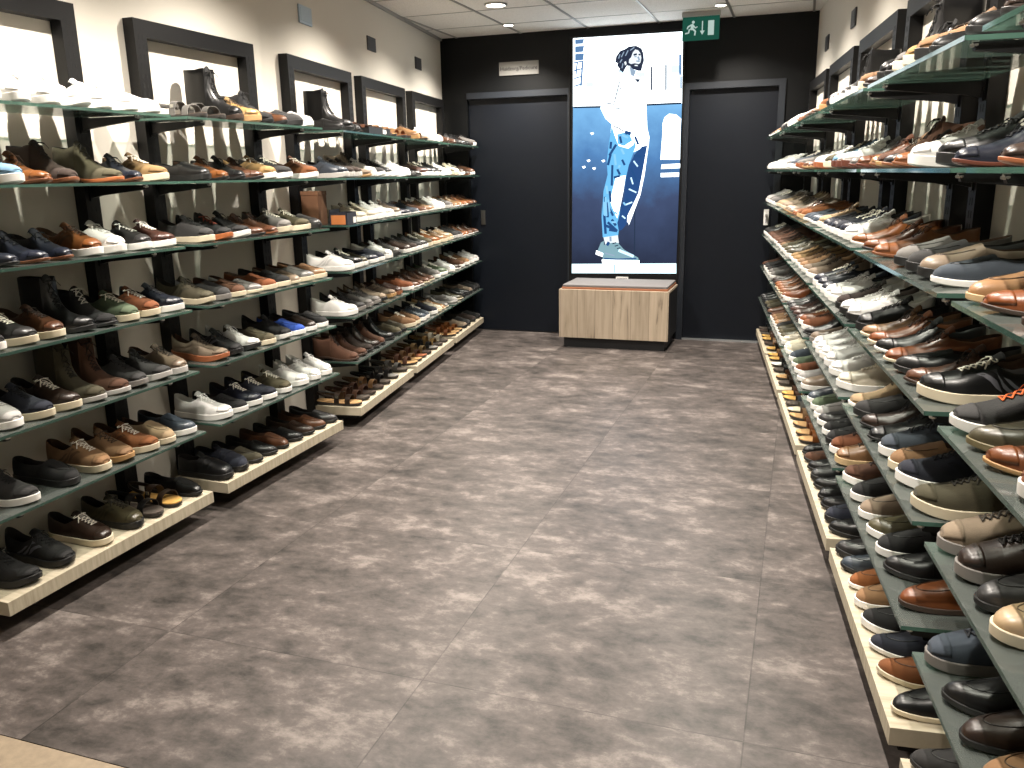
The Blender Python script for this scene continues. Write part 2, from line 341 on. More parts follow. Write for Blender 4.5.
# ------------------------------------------------------------------ poster light box
POLY = [('white',[(-1.934,2.561),(-1.011,2.553),(-1.001,1.993),(-1.934,2.008)]),('wall',[(-1.934,2.008),(-1.001,1.993),(-1.007,0.675),(-1.945,0.654)]),('ledge',[(-1.945,0.654),(-1.007,0.675),(-1.004,0.586),(-1.945,0.57)]),('mid',[(-1.916,2.551),(-1.837,2.55),(-1.847,2.513),(-1.916,2.513)]),('mid',[(-1.916,2.496),(-1.837,2.496),(-1.846,2.448),(-1.916,2.447)]),('mid',[(-1.916,2.436),(-1.837,2.436),(-1.846,2.382),(-1.916,2.382)]),('mid',[(-1.924,2.36),(-1.851,2.369),(-1.853,2.38),(-1.927,2.371)]),('mid',[(-1.924,2.296),(-1.851,2.309),(-1.853,2.32),(-1.927,2.307)]),('mid',[(-1.924,2.232),(-1.85,2.248),(-1.854,2.259),(-1.927,2.243)]),('mid',[(-1.923,2.168),(-1.85,2.187),(-1.854,2.198),(-1.927,2.179)]),('mid',[(-1.856,2.379),(-1.872,2.176),(-1.856,2.174),(-1.841,2.377)]),('mid',[(-1.903,2.365),(-1.915,2.267),(-1.902,2.265),(-1.89,2.363)]),('pale',[(-1.815,2.166),(-1.755,2.165),(-1.756,2.2),(-1.816,2.201)]),('dark',[(-1.267,2.297),(-1.263,2.113),(-1.249,2.112),(-1.254,2.296)]),('dark',[(-1.148,2.306),(-1.143,2.108),(-1.13,2.107),(-1.135,2.305)]),('pale',[(-1.098,2.296),(-1.019,2.296),(-1.02,2.238),(-1.096,2.242)]),('mid',[(-1.037,2.379),(-1.032,2.22),(-1.013,2.219),(-1.018,2.378)]),('mid',[(-1.022,2.209),(-1.019,2.112),(-1.006,2.112),(-1.009,2.208)]),('dark',[(-1.93,1.996),(-1.691,1.99),(-1.691,2.005),(-1.93,2.01)]),('dark',[(-1.302,1.99),(-1.004,1.991),(-1.005,2.005),(-1.303,2.004)]),('dark',[(-1.386,1.244),(-1.381,1.001),(-1.38,0.735),(-1.371,0.735),(-1.373,1.001),(-1.377,1.244)]),('white',[(-1.143,1.89),(-1.104,1.919),(-1.047,1.91),(-1.003,1.874),(-1.007,1.8),(-1.003,1.545),(-1.168,1.549),(-1.155,1.782),(-1.158,1.838)]),('white',[(-1.156,1.509),(-1.0,1.514),(-1.001,1.476),(-1.16,1.472)]),('white',[(-1.162,1.438),(-1.007,1.44),(-1.008,1.406),(-1.161,1.404)]),('white',[(-1.782,1.785),(-1.755,1.791),(-1.748,1.777),(-1.767,1.768)]),('white',[(-1.811,1.558),(-1.785,1.565),(-1.777,1.551),(-1.797,1.542)]),('white',[(-1.854,1.505),(-1.827,1.511),(-1.82,1.497),(-1.839,1.488)]),('white',[(-1.762,1.492),(-1.735,1.498),(-1.728,1.484),(-1.747,1.475)]),('white',[(-1.68,1.553),(-1.653,1.56),(-1.646,1.546),(-1.665,1.537)]),('white',[(-1.573,2.248),(-1.526,2.278),(-1.329,2.235),(-1.286,2.136),(-1.298,2.0),(-1.285,1.809),(-1.264,1.73),(-1.282,1.669),(-1.398,1.616),(-1.517,1.659),(-1.611,1.695),(-1.594,1.836),(-1.591,1.851),(-1.646,1.898),(-1.691,1.983),(-1.677,2.044),(-1.63,2.141)]),('jean',[(-1.611,1.718),(-1.591,1.836),(-1.484,1.804),(-1.395,1.79),(-1.38,1.666),(-1.438,1.509),(-1.461,1.407),(-1.508,1.152),(-1.518,1.001),(-1.518,1.067),(-1.517,0.961),(-1.525,0.895),(-1.642,0.894),(-1.661,0.894),(-1.673,1.067),(-1.674,1.186),(-1.67,1.082),(-1.658,1.293),(-1.623,1.432),(-1.631,1.548)]),('jeandk',[(-1.379,1.61),(-1.328,1.659),(-1.282,1.669),(-1.321,1.427),(-1.35,1.267),(-1.435,1.034),(-1.471,1.001),(-1.435,1.026),(-1.489,0.961),(-1.517,0.949),(-1.532,1.02),(-1.527,1.034),(-1.475,1.245),(-1.461,1.395),(-1.438,1.509)]),('white',[(-1.282,1.669),(-1.265,1.719),(-1.3,1.427),(-1.332,1.261),(-1.429,1.001),(-1.435,1.026),(-1.445,1.026),(-1.443,1.079),(-1.35,1.273),(-1.321,1.433)]),('white',[(-1.55,1.414),(-1.464,1.424),(-1.482,1.292),(-1.51,1.152),(-1.533,1.058),(-1.577,1.152),(-1.598,1.211)]),('white',[(-1.578,1.255),(-1.542,1.301),(-1.511,1.255),(-1.52,1.15),(-1.543,1.073),(-1.565,1.173)]),('white',[(-1.591,1.836),(-1.484,1.804),(-1.395,1.79),(-1.377,1.756),(-1.399,1.678),(-1.446,1.646),(-1.529,1.671),(-1.566,1.762)]),('jean',[(-1.543,1.767),(-1.448,1.786),(-1.411,1.712),(-1.482,1.669),(-1.536,1.688)]),('navy',[(-1.601,1.587),(-1.542,1.677),(-1.56,1.688),(-1.619,1.598)]),('navy',[(-1.611,1.51),(-1.588,1.601),(-1.608,1.607),(-1.631,1.516)]),('navy',[(-1.59,1.648),(-1.585,1.705),(-1.606,1.708),(-1.611,1.651)]),('navy',[(-1.591,1.513),(-1.595,1.34),(-1.575,1.339),(-1.572,1.512)]),('navy',[(-1.613,1.292),(-1.603,1.198),(-1.583,1.2),(-1.593,1.294)]),('navy',[(-1.655,1.245),(-1.635,1.092),(-1.615,1.094),(-1.635,1.247)]),('navy',[(-1.547,1.473),(-1.523,1.427),(-1.505,1.435),(-1.53,1.481)]),('navy',[(-1.566,1.399),(-1.512,1.41),(-1.516,1.428),(-1.57,1.417)]),('navy',[(-1.629,1.172),(-1.579,1.077),(-1.561,1.086),(-1.611,1.18)]),('navy',[(-1.506,1.552),(-1.482,1.506),(-1.465,1.514),(-1.489,1.56)]),('navy',[(-1.399,1.579),(-1.328,1.566),(-1.325,1.584),(-1.396,1.597)]),('navy',[(-1.428,1.483),(-1.379,1.379),(-1.361,1.386),(-1.411,1.49)]),('navy',[(-1.469,1.761),(-1.422,1.771),(-1.427,1.789),(-1.474,1.779)]),('navy',[(-1.397,1.742),(-1.367,1.674),(-1.349,1.68),(-1.38,1.748)]),('navy',[(-1.528,1.748),(-1.515,1.691),(-1.496,1.694),(-1.509,1.751)]),('navy',[(-1.638,1.197),(-1.63,1.067),(-1.607,1.068),(-1.615,1.198)]),('navy',[(-1.64,0.985),(-1.56,0.956),(-1.552,0.977),(-1.632,1.007)]),('navy',[(-1.626,1.018),(-1.539,0.94),(-1.524,0.957),(-1.61,1.034)]),('navy',[(-1.661,1.09),(-1.647,0.924),(-1.624,0.925),(-1.638,1.092)]),('navy',[(-1.607,0.949),(-1.533,0.938),(-1.53,0.96),(-1.603,0.972)]),('navy',[(-1.515,1.07),(-1.466,1.04),(-1.454,1.059),(-1.503,1.089)]),('navy',[(-1.488,1.143),(-1.429,1.224),(-1.448,1.237),(-1.507,1.156)]),('navy',[(-1.591,1.043),(-1.554,0.99),(-1.535,1.003),(-1.572,1.056)]),('pale',[(-1.437,1.303),(-1.37,1.273),(-1.365,1.284),(-1.432,1.314)]),('pale',[(-1.401,1.539),(-1.365,1.493),(-1.355,1.5),(-1.392,1.546)]),('pale',[(-1.424,1.404),(-1.405,1.347),(-1.393,1.35),(-1.412,1.408)]),('pale',[(-1.46,1.169),(-1.4,1.192),(-1.405,1.203),(-1.464,1.181)]),('pale',[(-1.495,1.077),(-1.464,1.053),(-1.456,1.062),(-1.487,1.086)]),('sky',[(-1.647,1.244),(-1.637,1.079),(-1.621,1.08),(-1.631,1.244)]),('sky',[(-1.622,1.22),(-1.609,1.114),(-1.593,1.115),(-1.606,1.221)]),('sky',[(-1.563,1.108),(-1.538,1.091),(-1.529,1.103),(-1.553,1.121)]),('sky',[(-1.581,1.018),(-1.545,1.018),(-1.545,1.034),(-1.582,1.034)]),('sky',[(-1.487,1.192),(-1.468,1.168),(-1.456,1.177),(-1.474,1.201)]),('sky',[(-1.574,1.602),(-1.561,1.511),(-1.542,1.513),(-1.555,1.604)]),('sky',[(-1.514,1.643),(-1.489,1.597),(-1.472,1.605),(-1.497,1.651)]),('sky',[(-1.643,1.338),(-1.631,1.268),(-1.611,1.271),(-1.624,1.341)]),('sky',[(-1.661,1.199),(-1.653,1.081),(-1.634,1.082),(-1.641,1.2)]),('sky',[(-1.524,1.515),(-1.535,1.492),(-1.518,1.484),(-1.506,1.507)]),('sky',[(-1.505,1.752),(-1.451,1.728),(-1.444,1.744),(-1.497,1.768)]),('dark',[(-1.533,2.192),(-1.552,2.117),(-1.574,2.029),(-1.566,2.027),(-1.543,2.114),(-1.524,2.19)]),('dark',[(-1.642,2.022),(-1.57,2.008),(-1.569,2.016),(-1.64,2.03)]),('dark',[(-1.558,1.977),(-1.522,1.973),(-1.522,1.982),(-1.557,1.985)]),('dark',[(-1.575,1.83),(-1.539,1.817),(-1.491,1.788),(-1.488,1.795),(-1.535,1.825),(-1.571,1.837)]),('dark',[(-1.529,2.133),(-1.51,2.132),(-1.51,2.14),(-1.529,2.141)]),('navy',[(-1.482,1.773),(-1.428,1.755),(-1.42,1.779),(-1.473,1.798)]),('dark',[(-1.403,2.209),(-1.353,2.204),(-1.371,2.175)]),('pale',[(-1.387,2.26),(-1.318,2.256),(-1.311,2.229),(-1.357,2.221),(-1.392,2.239)]),('hair',[(-1.568,2.351),(-1.56,2.394),(-1.528,2.435),(-1.485,2.448),(-1.454,2.466),(-1.391,2.468),(-1.347,2.444),(-1.33,2.402),(-1.324,2.345),(-1.337,2.309),(-1.345,2.269),(-1.37,2.27),(-1.404,2.283),(-1.445,2.296),(-1.457,2.316),(-1.469,2.316),(-1.491,2.276),(-1.5,2.257),(-1.535,2.273),(-1.529,2.295),(-1.55,2.321),(-1.545,2.339)]),('skin',[(-1.449,2.366),(-1.433,2.381),(-1.42,2.418),(-1.399,2.44),(-1.373,2.431),(-1.355,2.406),(-1.347,2.371),(-1.354,2.334),(-1.367,2.324),(-1.402,2.332),(-1.434,2.327),(-1.452,2.339)]),('skin',[(-1.471,2.312),(-1.443,2.315),(-1.422,2.288),(-1.401,2.278),(-1.415,2.234),(-1.447,2.246),(-1.468,2.275)]),('grey',[(-1.443,2.306),(-1.404,2.28),(-1.387,2.275),(-1.409,2.223),(-1.43,2.241)]),('skin',[(-1.405,2.311),(-1.374,2.307),(-1.379,2.318),(-1.399,2.319)]),('dark',[(-1.411,2.391),(-1.383,2.395),(-1.386,2.409),(-1.414,2.405)]),('dark',[(-1.372,2.393),(-1.356,2.39),(-1.354,2.402),(-1.37,2.405)]),('grey',[(-1.382,2.38),(-1.37,2.351),(-1.356,2.355),(-1.368,2.384)]),('grey',[(-1.406,2.379),(-1.387,2.378),(-1.387,2.387),(-1.406,2.388)]),('grey',[(-1.389,2.343),(-1.361,2.339),(-1.36,2.35),(-1.388,2.354)]),('skin',[(-1.492,2.346),(-1.476,2.353),(-1.469,2.329),(-1.483,2.319)]),('pale',[(-1.578,2.249),(-1.588,2.151),(-1.578,2.149),(-1.567,2.247)]),('pale',[(-1.529,2.275),(-1.459,2.217),(-1.452,2.224),(-1.523,2.282)]),('pale',[(-1.403,2.213),(-1.316,2.214),(-1.317,2.223),(-1.404,2.222)]),('pale',[(-1.333,2.229),(-1.31,2.115),(-1.3,2.116),(-1.324,2.231)]),('pale',[(-1.549,2.111),(-1.49,2.086),(-1.486,2.095),(-1.545,2.12)]),('pale',[(-1.436,2.141),(-1.387,2.03),(-1.378,2.033),(-1.426,2.144)]),('pale',[(-1.36,2.128),(-1.341,2.029),(-1.331,2.03),(-1.35,2.129)]),('pale',[(-1.634,1.996),(-1.607,1.906),(-1.596,1.908),(-1.624,1.999)]),('pale',[(-1.492,1.991),(-1.479,1.902),(-1.468,1.903),(-1.482,1.992)]),('grey',[(-1.535,2.375),(-1.524,2.407),(-1.532,2.41),(-1.543,2.378)]),('grey',[(-1.512,2.384),(-1.49,2.425),(-1.497,2.429),(-1.52,2.388)]),('grey',[(-1.478,2.393),(-1.455,2.434),(-1.463,2.438),(-1.485,2.397)]),('grey',[(-1.523,2.341),(-1.506,2.367),(-1.514,2.372),(-1.531,2.346)]),('grey',[(-1.439,2.432),(-1.405,2.453),(-1.41,2.46),(-1.444,2.438)]),('grey',[(-1.505,2.298),(-1.497,2.335),(-1.506,2.337),(-1.513,2.3)]),('shoe',[(-1.678,0.846),(-1.651,0.864),(-1.643,0.744),(-1.677,0.753),(-1.705,0.779)]),('white',[(-1.718,0.779),(-1.653,0.753),(-1.662,0.722),(-1.725,0.743)]),('skin',[(-1.654,0.894),(-1.525,0.913),(-1.515,0.848),(-1.53,0.829),(-1.635,0.822)]),('grey',[(-1.601,0.9),(-1.598,0.858),(-1.58,0.859),(-1.583,0.901)]),('shoe',[(-1.647,0.828),(-1.579,0.847),(-1.524,0.847),(-1.468,0.788),(-1.394,0.747),(-1.343,0.721),(-1.332,0.693),(-1.662,0.697),(-1.653,0.768)]),('white',[(-1.669,0.697),(-1.328,0.695),(-1.329,0.666),(-1.38,0.657),(-1.662,0.658)]),('dark',[(-1.572,0.834),(-1.539,0.844),(-1.541,0.853),(-1.574,0.843)]),('dark',[(-1.551,0.813),(-1.519,0.822),(-1.521,0.83),(-1.553,0.821)]),('dark',[(-1.53,0.792),(-1.499,0.799),(-1.501,0.808),(-1.532,0.8)]),('dark',[(-1.508,0.77),(-1.479,0.777),(-1.481,0.785),(-1.51,0.779)]),('navy',[(-1.611,0.816),(-1.593,0.847),(-1.615,0.859),(-1.633,0.829)]),('navy',[(-1.646,0.702),(-1.528,0.698),(-1.357,0.706),(-1.357,0.717),(-1.528,0.708),(-1.646,0.713)]),('pale',[(-1.522,0.77),(-1.386,0.718),(-1.377,0.741),(-1.512,0.793)]),('grey',[(-1.642,0.751),(-1.555,0.728),(-1.552,0.738),(-1.639,0.761)]),('grey',[(-1.556,0.654),(-1.552,0.581),(-1.545,0.582),(-1.549,0.654)])]
PC = {'white': ('f2fbff', 2.3), 'pale': ('b9dcee', 1.5), 'sky': ('7fb9e0', 1.15), 'mid': ('5d83b0', .9), 'dark': ('33435c', .6), 'navy': ('2b548c', .8),
      'jean': ('5fa3cf', 1.3), 'jeandk': ('2f558f', .8), 'hair': ('39425a', .55), 'skin': ('e3ecf2', 1.0), 'grey': ('8fa3b8', 1.0), 'shoe': ('7fa3ae', 1.0), 'ledge': ('cfeaf2', 1.6)}
def m_posterwall():
    m, nt, out = newmat('printed_blue_wall')
    e = N(nt, 'ShaderNodeEmission'); nt.links.new(e.outputs[0], out.inputs[0]); e.inputs[1].default_value = 1.1
    tc = N(nt, 'ShaderNodeTexCoord'); sp = N(nt, 'ShaderNodeSeparateXYZ'); nt.links.new(tc.outputs['Object'], sp.inputs[0])
    nz = N(nt, 'ShaderNodeTexNoise', Scale=3.2, Detail=6., Roughness=.6); nt.links.new(tc.outputs['Object'], nz.inputs['Vector'])
    a1 = N(nt, 'ShaderNodeMath', operation='MULTIPLY_ADD'); a1.inputs[1].default_value = .55; nt.links.new(nz.outputs['Fac'], a1.inputs[0]); nt.links.new(sp.outputs[2], a1.inputs[2])
    mr = N(nt, 'ShaderNodeMapRange'); mr.inputs['From Min'].default_value = .85; mr.inputs['From Max'].default_value = 2.25; nt.links.new(a1.outputs[0], mr.inputs[0])
    cr = N(nt, 'ShaderNodeValToRGB'); E = cr.color_ramp.elements
    E[0].position = 0; E[0].color = (*lin('262b3c'), 1); E[1].position = 1; E[1].color = (*lin('7db8e8'), 1)
    q = E.new(.45); q.color = (*lin('3f4c6b'), 1); q = E.new(.75); q.color = (*lin('5280b4'), 1)
    nt.links.new(mr.outputs[0], cr.inputs[0]); nt.links.new(cr.outputs[0], e.inputs[0]); return m
lb = empty('poster_light_box', (0, 0, 0))
tag(lb, 'tall glowing poster of a standing man in white shirt and jeans between the dark doors', 'light box')
fr = MB(); px0, px1, pz0, pz1 = -1.957, -1.0, .50, 2.566; f_ = YB - .03
fr.box(px0 - .012, px1 + .012, YB - .024, YB - .001, pz0, pz1)
for (x0, x1, z0, z1) in ((px0 - .014, px0, pz0, pz1), (px1, px1 + .014, pz0, pz1), (px0 - .014, px1 + .014, pz1, pz1 + .012), (px0, px1, pz0, pz0 + .066)):
    fr.box(x0, x1, f_ - .002, YB - .001, z0, z1)
fr.obj('frame', M['metal_dark'], lb)
pm = {k: emis('print_' + k, c, s * 1.15) for k, (c, s) in PC.items()}; pm['wall'] = m_posterwall()
names = list(pm); mb = MB()
for i, (c, pts) in enumerate(POLY):
    y = YB - .0275 - i * .00002; b = len(mb.v)
    mb.v += [(x, y, z) for x, z in pts]; mb.f.append(tuple(range(b, b + len(pts)))); mb.m.append(names.index(c))
me = bpy.data.meshes.new('printed_picture'); me.from_pydata(mb.v, [], mb.f)
for n_ in names: me.materials.append(pm[n_])
me.polygons.foreach_set('material_index', mb.m); link('printed_picture', me, lb)
tb = MB().box(-1.535, -1.425, YB - .040, YB - .033, .513, .548, 0)
for k in range(7): tb.box(-1.525 + k * .013, -1.517 + k * .013, YB - .0415, YB - .0395, .524, .537, 1)
tb.obj('name_plate', [M['label_w'], M['label_ink']], lb)

# ------------------------------------------------------------------ text
def text_mesh(s, size, mat, name, ext=.001):
    cu = bpy.data.curves.new(name, 'FONT'); cu.body = s; cu.size = size; cu.extrude = ext; cu.align_x = 'CENTER'; cu.align_y = 'CENTER'; cu.resolution_u = 3
    t = bpy.data.objects.new(name, cu); COL.objects.link(t); dg = bpy.context.evaluated_depsgraph_get()
    me = bpy.data.meshes.new_from_object(t.evaluated_get(dg)); bpy.data.objects.remove(t); me.materials.clear(); me.materials.append(mat); return me
sg = MB().box(-2.612, -2.248, YB - .012, YB - .001, 2.296, 2.408).obj('wall_sign', M['sign_white'], bevel=.002)
tag(sg, 'small grey text sign on the black wall above the left door', 'sign')
tx = link('lettering', text_mesh('Huidzorg/Pedicure', .0455, M['sign_ink'], 'lettering'), sg); tx.rotation_euler = (pi / 2, 0, 0); tx.location = (-2.43, YB - .0135, 2.35)

# ------------------------------------------------------------------ exit sign
ex = empty('exit_sign', (-.83, 7.0, 2.52)); tag(ex, 'green emergency exit sign with running man hanging under the ceiling', 'sign')
M['exit_g'] = emis('exit_green', '2a6a58', .5); M['exit_w'] = emis('exit_white', 'c4dcd3', .75)
MB().box(-.14, .14, -.006, .006, -.088, .083).obj('green_panel', M['exit_g'], ex, bevel=.002)
pg = MB()
def P2(pts, c=0): pg.prism(pts, 'y', -.008, -.0055)
P2([(.055, -.055), (.1, -.055), (.1, .05), (.055, .05)])                                  # door
P2([(.008, .05), (.016, .05), (.016, -.02), (.03, -.02), (.012, -.05), (-.006, -.02), (.008, -.02)])   # arrow
cx, cz = -.058, .045; P2([(cx + .011 * math.cos(t * pi / 5), cz + .011 * math.sin(t * pi / 5)) for t in range(10)])
P2([(-.075, .03), (-.058, .034), (-.05, .012), (-.066, -.012), (-.082, -.008), (-.076, .008)])
P2([(-.058, .03), (-.04, .008), (-.026, .014), (-.024, .008), (-.042, -.002), (-.06, .018)])
P2([(-.076, .03), (-.1, .018), (-.108, -.002), (-.1, -.004), (-.092, .01), (-.076, .018)])
P2([(-.066, -.008), (-.046, -.024), (-.05, -.05), (-.04, -.052), (-.034, -.02), (-.058, .004)])
P2([(-.08, -.006), (-.088, -.034), (-.118, -.04), (-.118, -.03), (-.096, -.026), (-.09, .0)])
pg.obj('pictogram', M['exit_w'], ex)
MB().box(-.145, .145, -.02, .02, .083, .1195).obj('lamp_housing', M['alu'], ex, bevel=.003)

# ------------------------------------------------------------------ wall plates
def onwall(c, dd, nn, s, off, z): p = c + dd * s + nn * off; return Vector((p.x, p.y, z))
for k, (s, z, w, mt, lab) in enumerate([(-2.88, 2.358, .085, 'plate_blue', 'pale blue square plate high on the left wall'),
                                        (-1.80, 2.351, .08, 'plate_dark', 'dark square plate high on the left wall, middle of the row'),
                                        (-.71, 2.349, .08, 'plate_dark', 'dark square plate on the left wall nearest the black back wall')]):
    o = empty('wall_plate', onwall(cornL, dL, nL, s, .0005, z), math.atan2(dL.y, dL.x)); tag(o, lab, 'wall plate')
    MB().box(-w, w, -.01, 0, -w * .58, w * .58).obj('cover', M[mt], o, bevel=.003)
    MB().box(-w * .8, w * .8, -.012, -.0095, -w * .4, w * .4).obj('inner_panel', M[mt], o, bevel=.001)
for k, (s, z, lab) in enumerate([(-1.72, 2.306, 'dark square plate on the right wall, nearer of two'), (-.60, 2.322, 'dark square plate on the right wall, beside the black back wall')]):
    o = empty('wall_plate', onwall(cornR, dR, nR, s, .0005, z), math.atan2(-dR.y, -dR.x)); tag(o, lab, 'wall plate')
    MB().box(-.075, .075, -.01, 0, -.05, .05).obj('cover', M['plate_dark'], o, bevel=.003)
    MB().box(-.06, .06, -.012, -.0095, -.035, .035).obj('inner_panel', M['plate_dark'], o, bevel=.001)

# ------------------------------------------------------------------ bench
bn = empty('storage_bench', (-1.445, 7.0, 0)); tag(bn, 'low oak plank bench with flat grey seat pad under the glowing poster', 'bench')
MB().box(-.460, .460, -.222, .28, .09, .482).obj('dark_body', M['plinth'], bn)
MB().box(-.463, .463, -.24, -.2205, .09, .50).box(-.463, .463, -.2205, .28, .4815, .50).obj('oak_panel', M['planks'], bn)
MB().box(-.43, .43, -.205, .27, 0, .09).obj('plinth', M['plinth'], bn)
MB().box(-.445, .45, -.215, .27, .50, .517).obj('pad_base', M['piping'], bn, bevel=.004)
MB().box(-.44, .445, -.21, .265, .517, .538).obj('seat_pad', M['cushion'], bn, bevel=.006)

# ------------------------------------------------------------------ display bays
# each bay: origin on the wall line, local x along the wall (away from camera), local y into the room
ZL = [None, 1.70, 1.447, 1.19, .93, .67, .405, .13]
BAYS = {}
def bay(side, i, o, dd, nn, w):
    BAYS[side, i] = (Vector((o.x, o.y, 0)), dd, nn, w)
yv = Vector((0, 1, 0)); xv = Vector((1, 0, 0))
DEP = .348
bay('L', 0, Vector((LX, 1.77, 0)), yv, xv, 1.02); bay('L', 1, Vector((LX, 2.89, 0)), yv, xv, 1.015)
for i, s in ((2, -3.26), (3, -2.165), (4, -1.07)): bay('L', i, cornL + dL * s, dL, nL, 1.015)
R0 = Vector((.281, 1.948, 0)) - nR * DEP
for i, s in enumerate((-1.13, 0, 1.10, 2.20, 3.30, 4.38)): bay('R', i, R0 + dR * s, dR, nR, 1.02)
LVN = [None, 'top', 'second', 'third', 'fourth', 'fifth', 'sixth', 'bottom']
def bayname(side, i):
    if side == 'L': return ['nearest left bay', 'second left bay', 'middle left bay', 'fourth left bay', 'farthest left bay'][i]
    return ['nearest right bay', 'second right bay', 'third right bay', 'fourth right bay', 'fifth right bay', 'farthest right bay'][i]
meshc = {}
def cached(key, fn):
    if key not in meshc: meshc[key] = fn()
    return meshc[key]
def rail_mesh():
    m = MB().box(-.035, .035, .002, .055, .06, 2.104)
    for k in range(51):
        z = .12 + k * .038
        for x in (-.014, .009): m.box(x, x + .005, .0545, .0558, z, z + .022, 1)
    return m.mesh('upright', [M['metal_dark'], M['slot']])
def arm_mesh():
    m = MB().prism([(.055, -.002), (.055, -.050), (.10, -.040), (.322, -.018), (.328, -.002)], 'x', -.009, .009)
    m.prism([(.055, .004), (.055, -.058), (.062, -.058), (.062, .004)], 'x', -.016, .016)
    return m.mesh('shelf_arm', M['metal_dark'])
def clip_mesh():
    return MB().lathe([(.004, -.0215), (.009, -.0205), (.010, -.0185), (.010, -.0155), (.007, -.0145), (.007, -.0105)], 12).mesh('glass_clip', M['steel'], smooth=True)
def glass_mesh(w):
    bm = bmesh.new(); bmesh.ops.create_cube(bm, size=1)
    bmesh.ops.scale(bm, vec=(w, DEP - .066, .01), verts=bm.verts); bmesh.ops.translate(bm, vec=(w / 2, .066 + (DEP - .066) / 2, -.005), verts=bm.verts)
    me = bpy.data.meshes.new('glass_pane'); me.materials.append(M['glass']); me.materials.append(M['glass_edge'])
    for f in bm.faces: f.material_index = 0 if abs(f.normal.z) > .5 else 1
    bm.to_mesh(me); bm.free(); return me
def board_mesh(w):
    return MB().box(0, w, .06, DEP, -.05, 0).mesh('wooden_board', M['board'], bevel=.0015)
for (side, i), (o, dd, nn, w) in BAYS.items():
    rz = math.atan2(dd.y, dd.x)
    sgn = 1 if side == 'L' else -1     # local y axis of the empty must look into the room
    def frame_empty(name, z):
        if side == 'L': q = o + dd * w; return empty(name, (q.x, q.y, z), math.atan2(-dd.y, -dd.x))
        return empty(name, (o.x, o.y, z), rz)
    nm = bayname(side, i)
    fe = frame_empty('wall_rack', 0)
    tag(fe, 'black slotted steel wall rack, %s' % nm, 'wall rack', 'black shelf racks on the side walls')
    uo = .045
    ua, ub = ((.085, w - .115) if i < 2 else (.0, w - .095)) if side == 'L' else (-.015, w - .11)
    if side == 'L': ua, ub = w - ub, w - ua
    for k, x in enumerate((ua + .035, ub - .035)):
        q = link('upright', cached('rail', rail_mesh), fe); q.location = (x, 0, 0)
    MB().box(ua + .07, ub - .07, .002, .055, 2.035, 2.104).obj('top_bar', M['metal_dark'], fe)
    for lv in range(1, 7):
        ge = frame_empty('glass_shelf', ZL[lv])
        tag(ge, 'green-edged glass shelf, %s row, %s' % (LVN[lv], nm), 'glass shelf', 'glass shelves carrying shoes')
        link('glass_pane', cached(('g', w), lambda: glass_mesh(w)), ge)
        for x in (ua + .035, ub - .035):
            q = link('clip', cached('clip', clip_mesh), ge); q.location = (x, .322, 0)
            q = link('shelf_arm', cached('arm', arm_mesh), ge); q.location = (x, 0, -.0098)
    wb = frame_empty('wooden_shelf', ZL[7])
    tag(wb, 'pale wooden shelf board at the foot of the %s' % nm, 'shelf board', 'pale wooden bottom shelf boards')
    link('board', cached(('b', w), lambda: board_mesh(w)), wb)
    for x in (ua + .035, ub - .035):
        q = link('shelf_arm', cached('arm', arm_mesh), wb); q.location = (x, 0, -.0498)

# ------------------------------------------------------------------ shoes
# a shoe: heel at x=0, toe at x=1 (times LEN), y sideways, z up; sole and upper share one outline
LEN = .284
def itp(pts, t):
    if t <= pts[0][0]: return pts[0][1]
    for (a0, v0), (a1, v1) in zip(pts, pts[1:]):
        if t <= a1:
            k = (t - a0) / (a1 - a0 + 1e-9); k = k * k * (3 - 2 * k) * .5 + k * .5; return v0 + (v1 - v0) * k
    return pts[-1][1]
US = sorted(set([0, .004, .012, .025, .045, .075, .11, .15, .2, .25, .3, .35, .39] + [.42 + .022 * k for k in range(8)] + [.6, .64, .68, .72, .76, .80, .84, .87, .90, .925, .945, .963, .978, .989, .996, 1]))
OUT_R = [(0, 0), (.004, .009), (.012, .015), (.025, .021), (.045, .0265), (.075, .030), (.15, .0335), (.3, .034), (.42, .037), (.55, .043), (.68, .0475), (.78, .0465), (.86, .041), (.92, .033), (.96, .0245), (.98, .0175), (.992, .0105), (1, 0)]
OUT_P = [(0, 0), (.004, .009), (.012, .015), (.025, .021), (.045, .0265), (.075, .0295), (.15, .0325), (.3, .0315), (.42, .034), (.55, .040), (.66, .0435), (.76, .0405), (.86, .0325), (.92, .0255), (.96, .0195), (.98, .0145), (.992, .009), (1, 0)]
def spring(t, k=.012): return k * max(0, (t - .72) / .28) ** 2
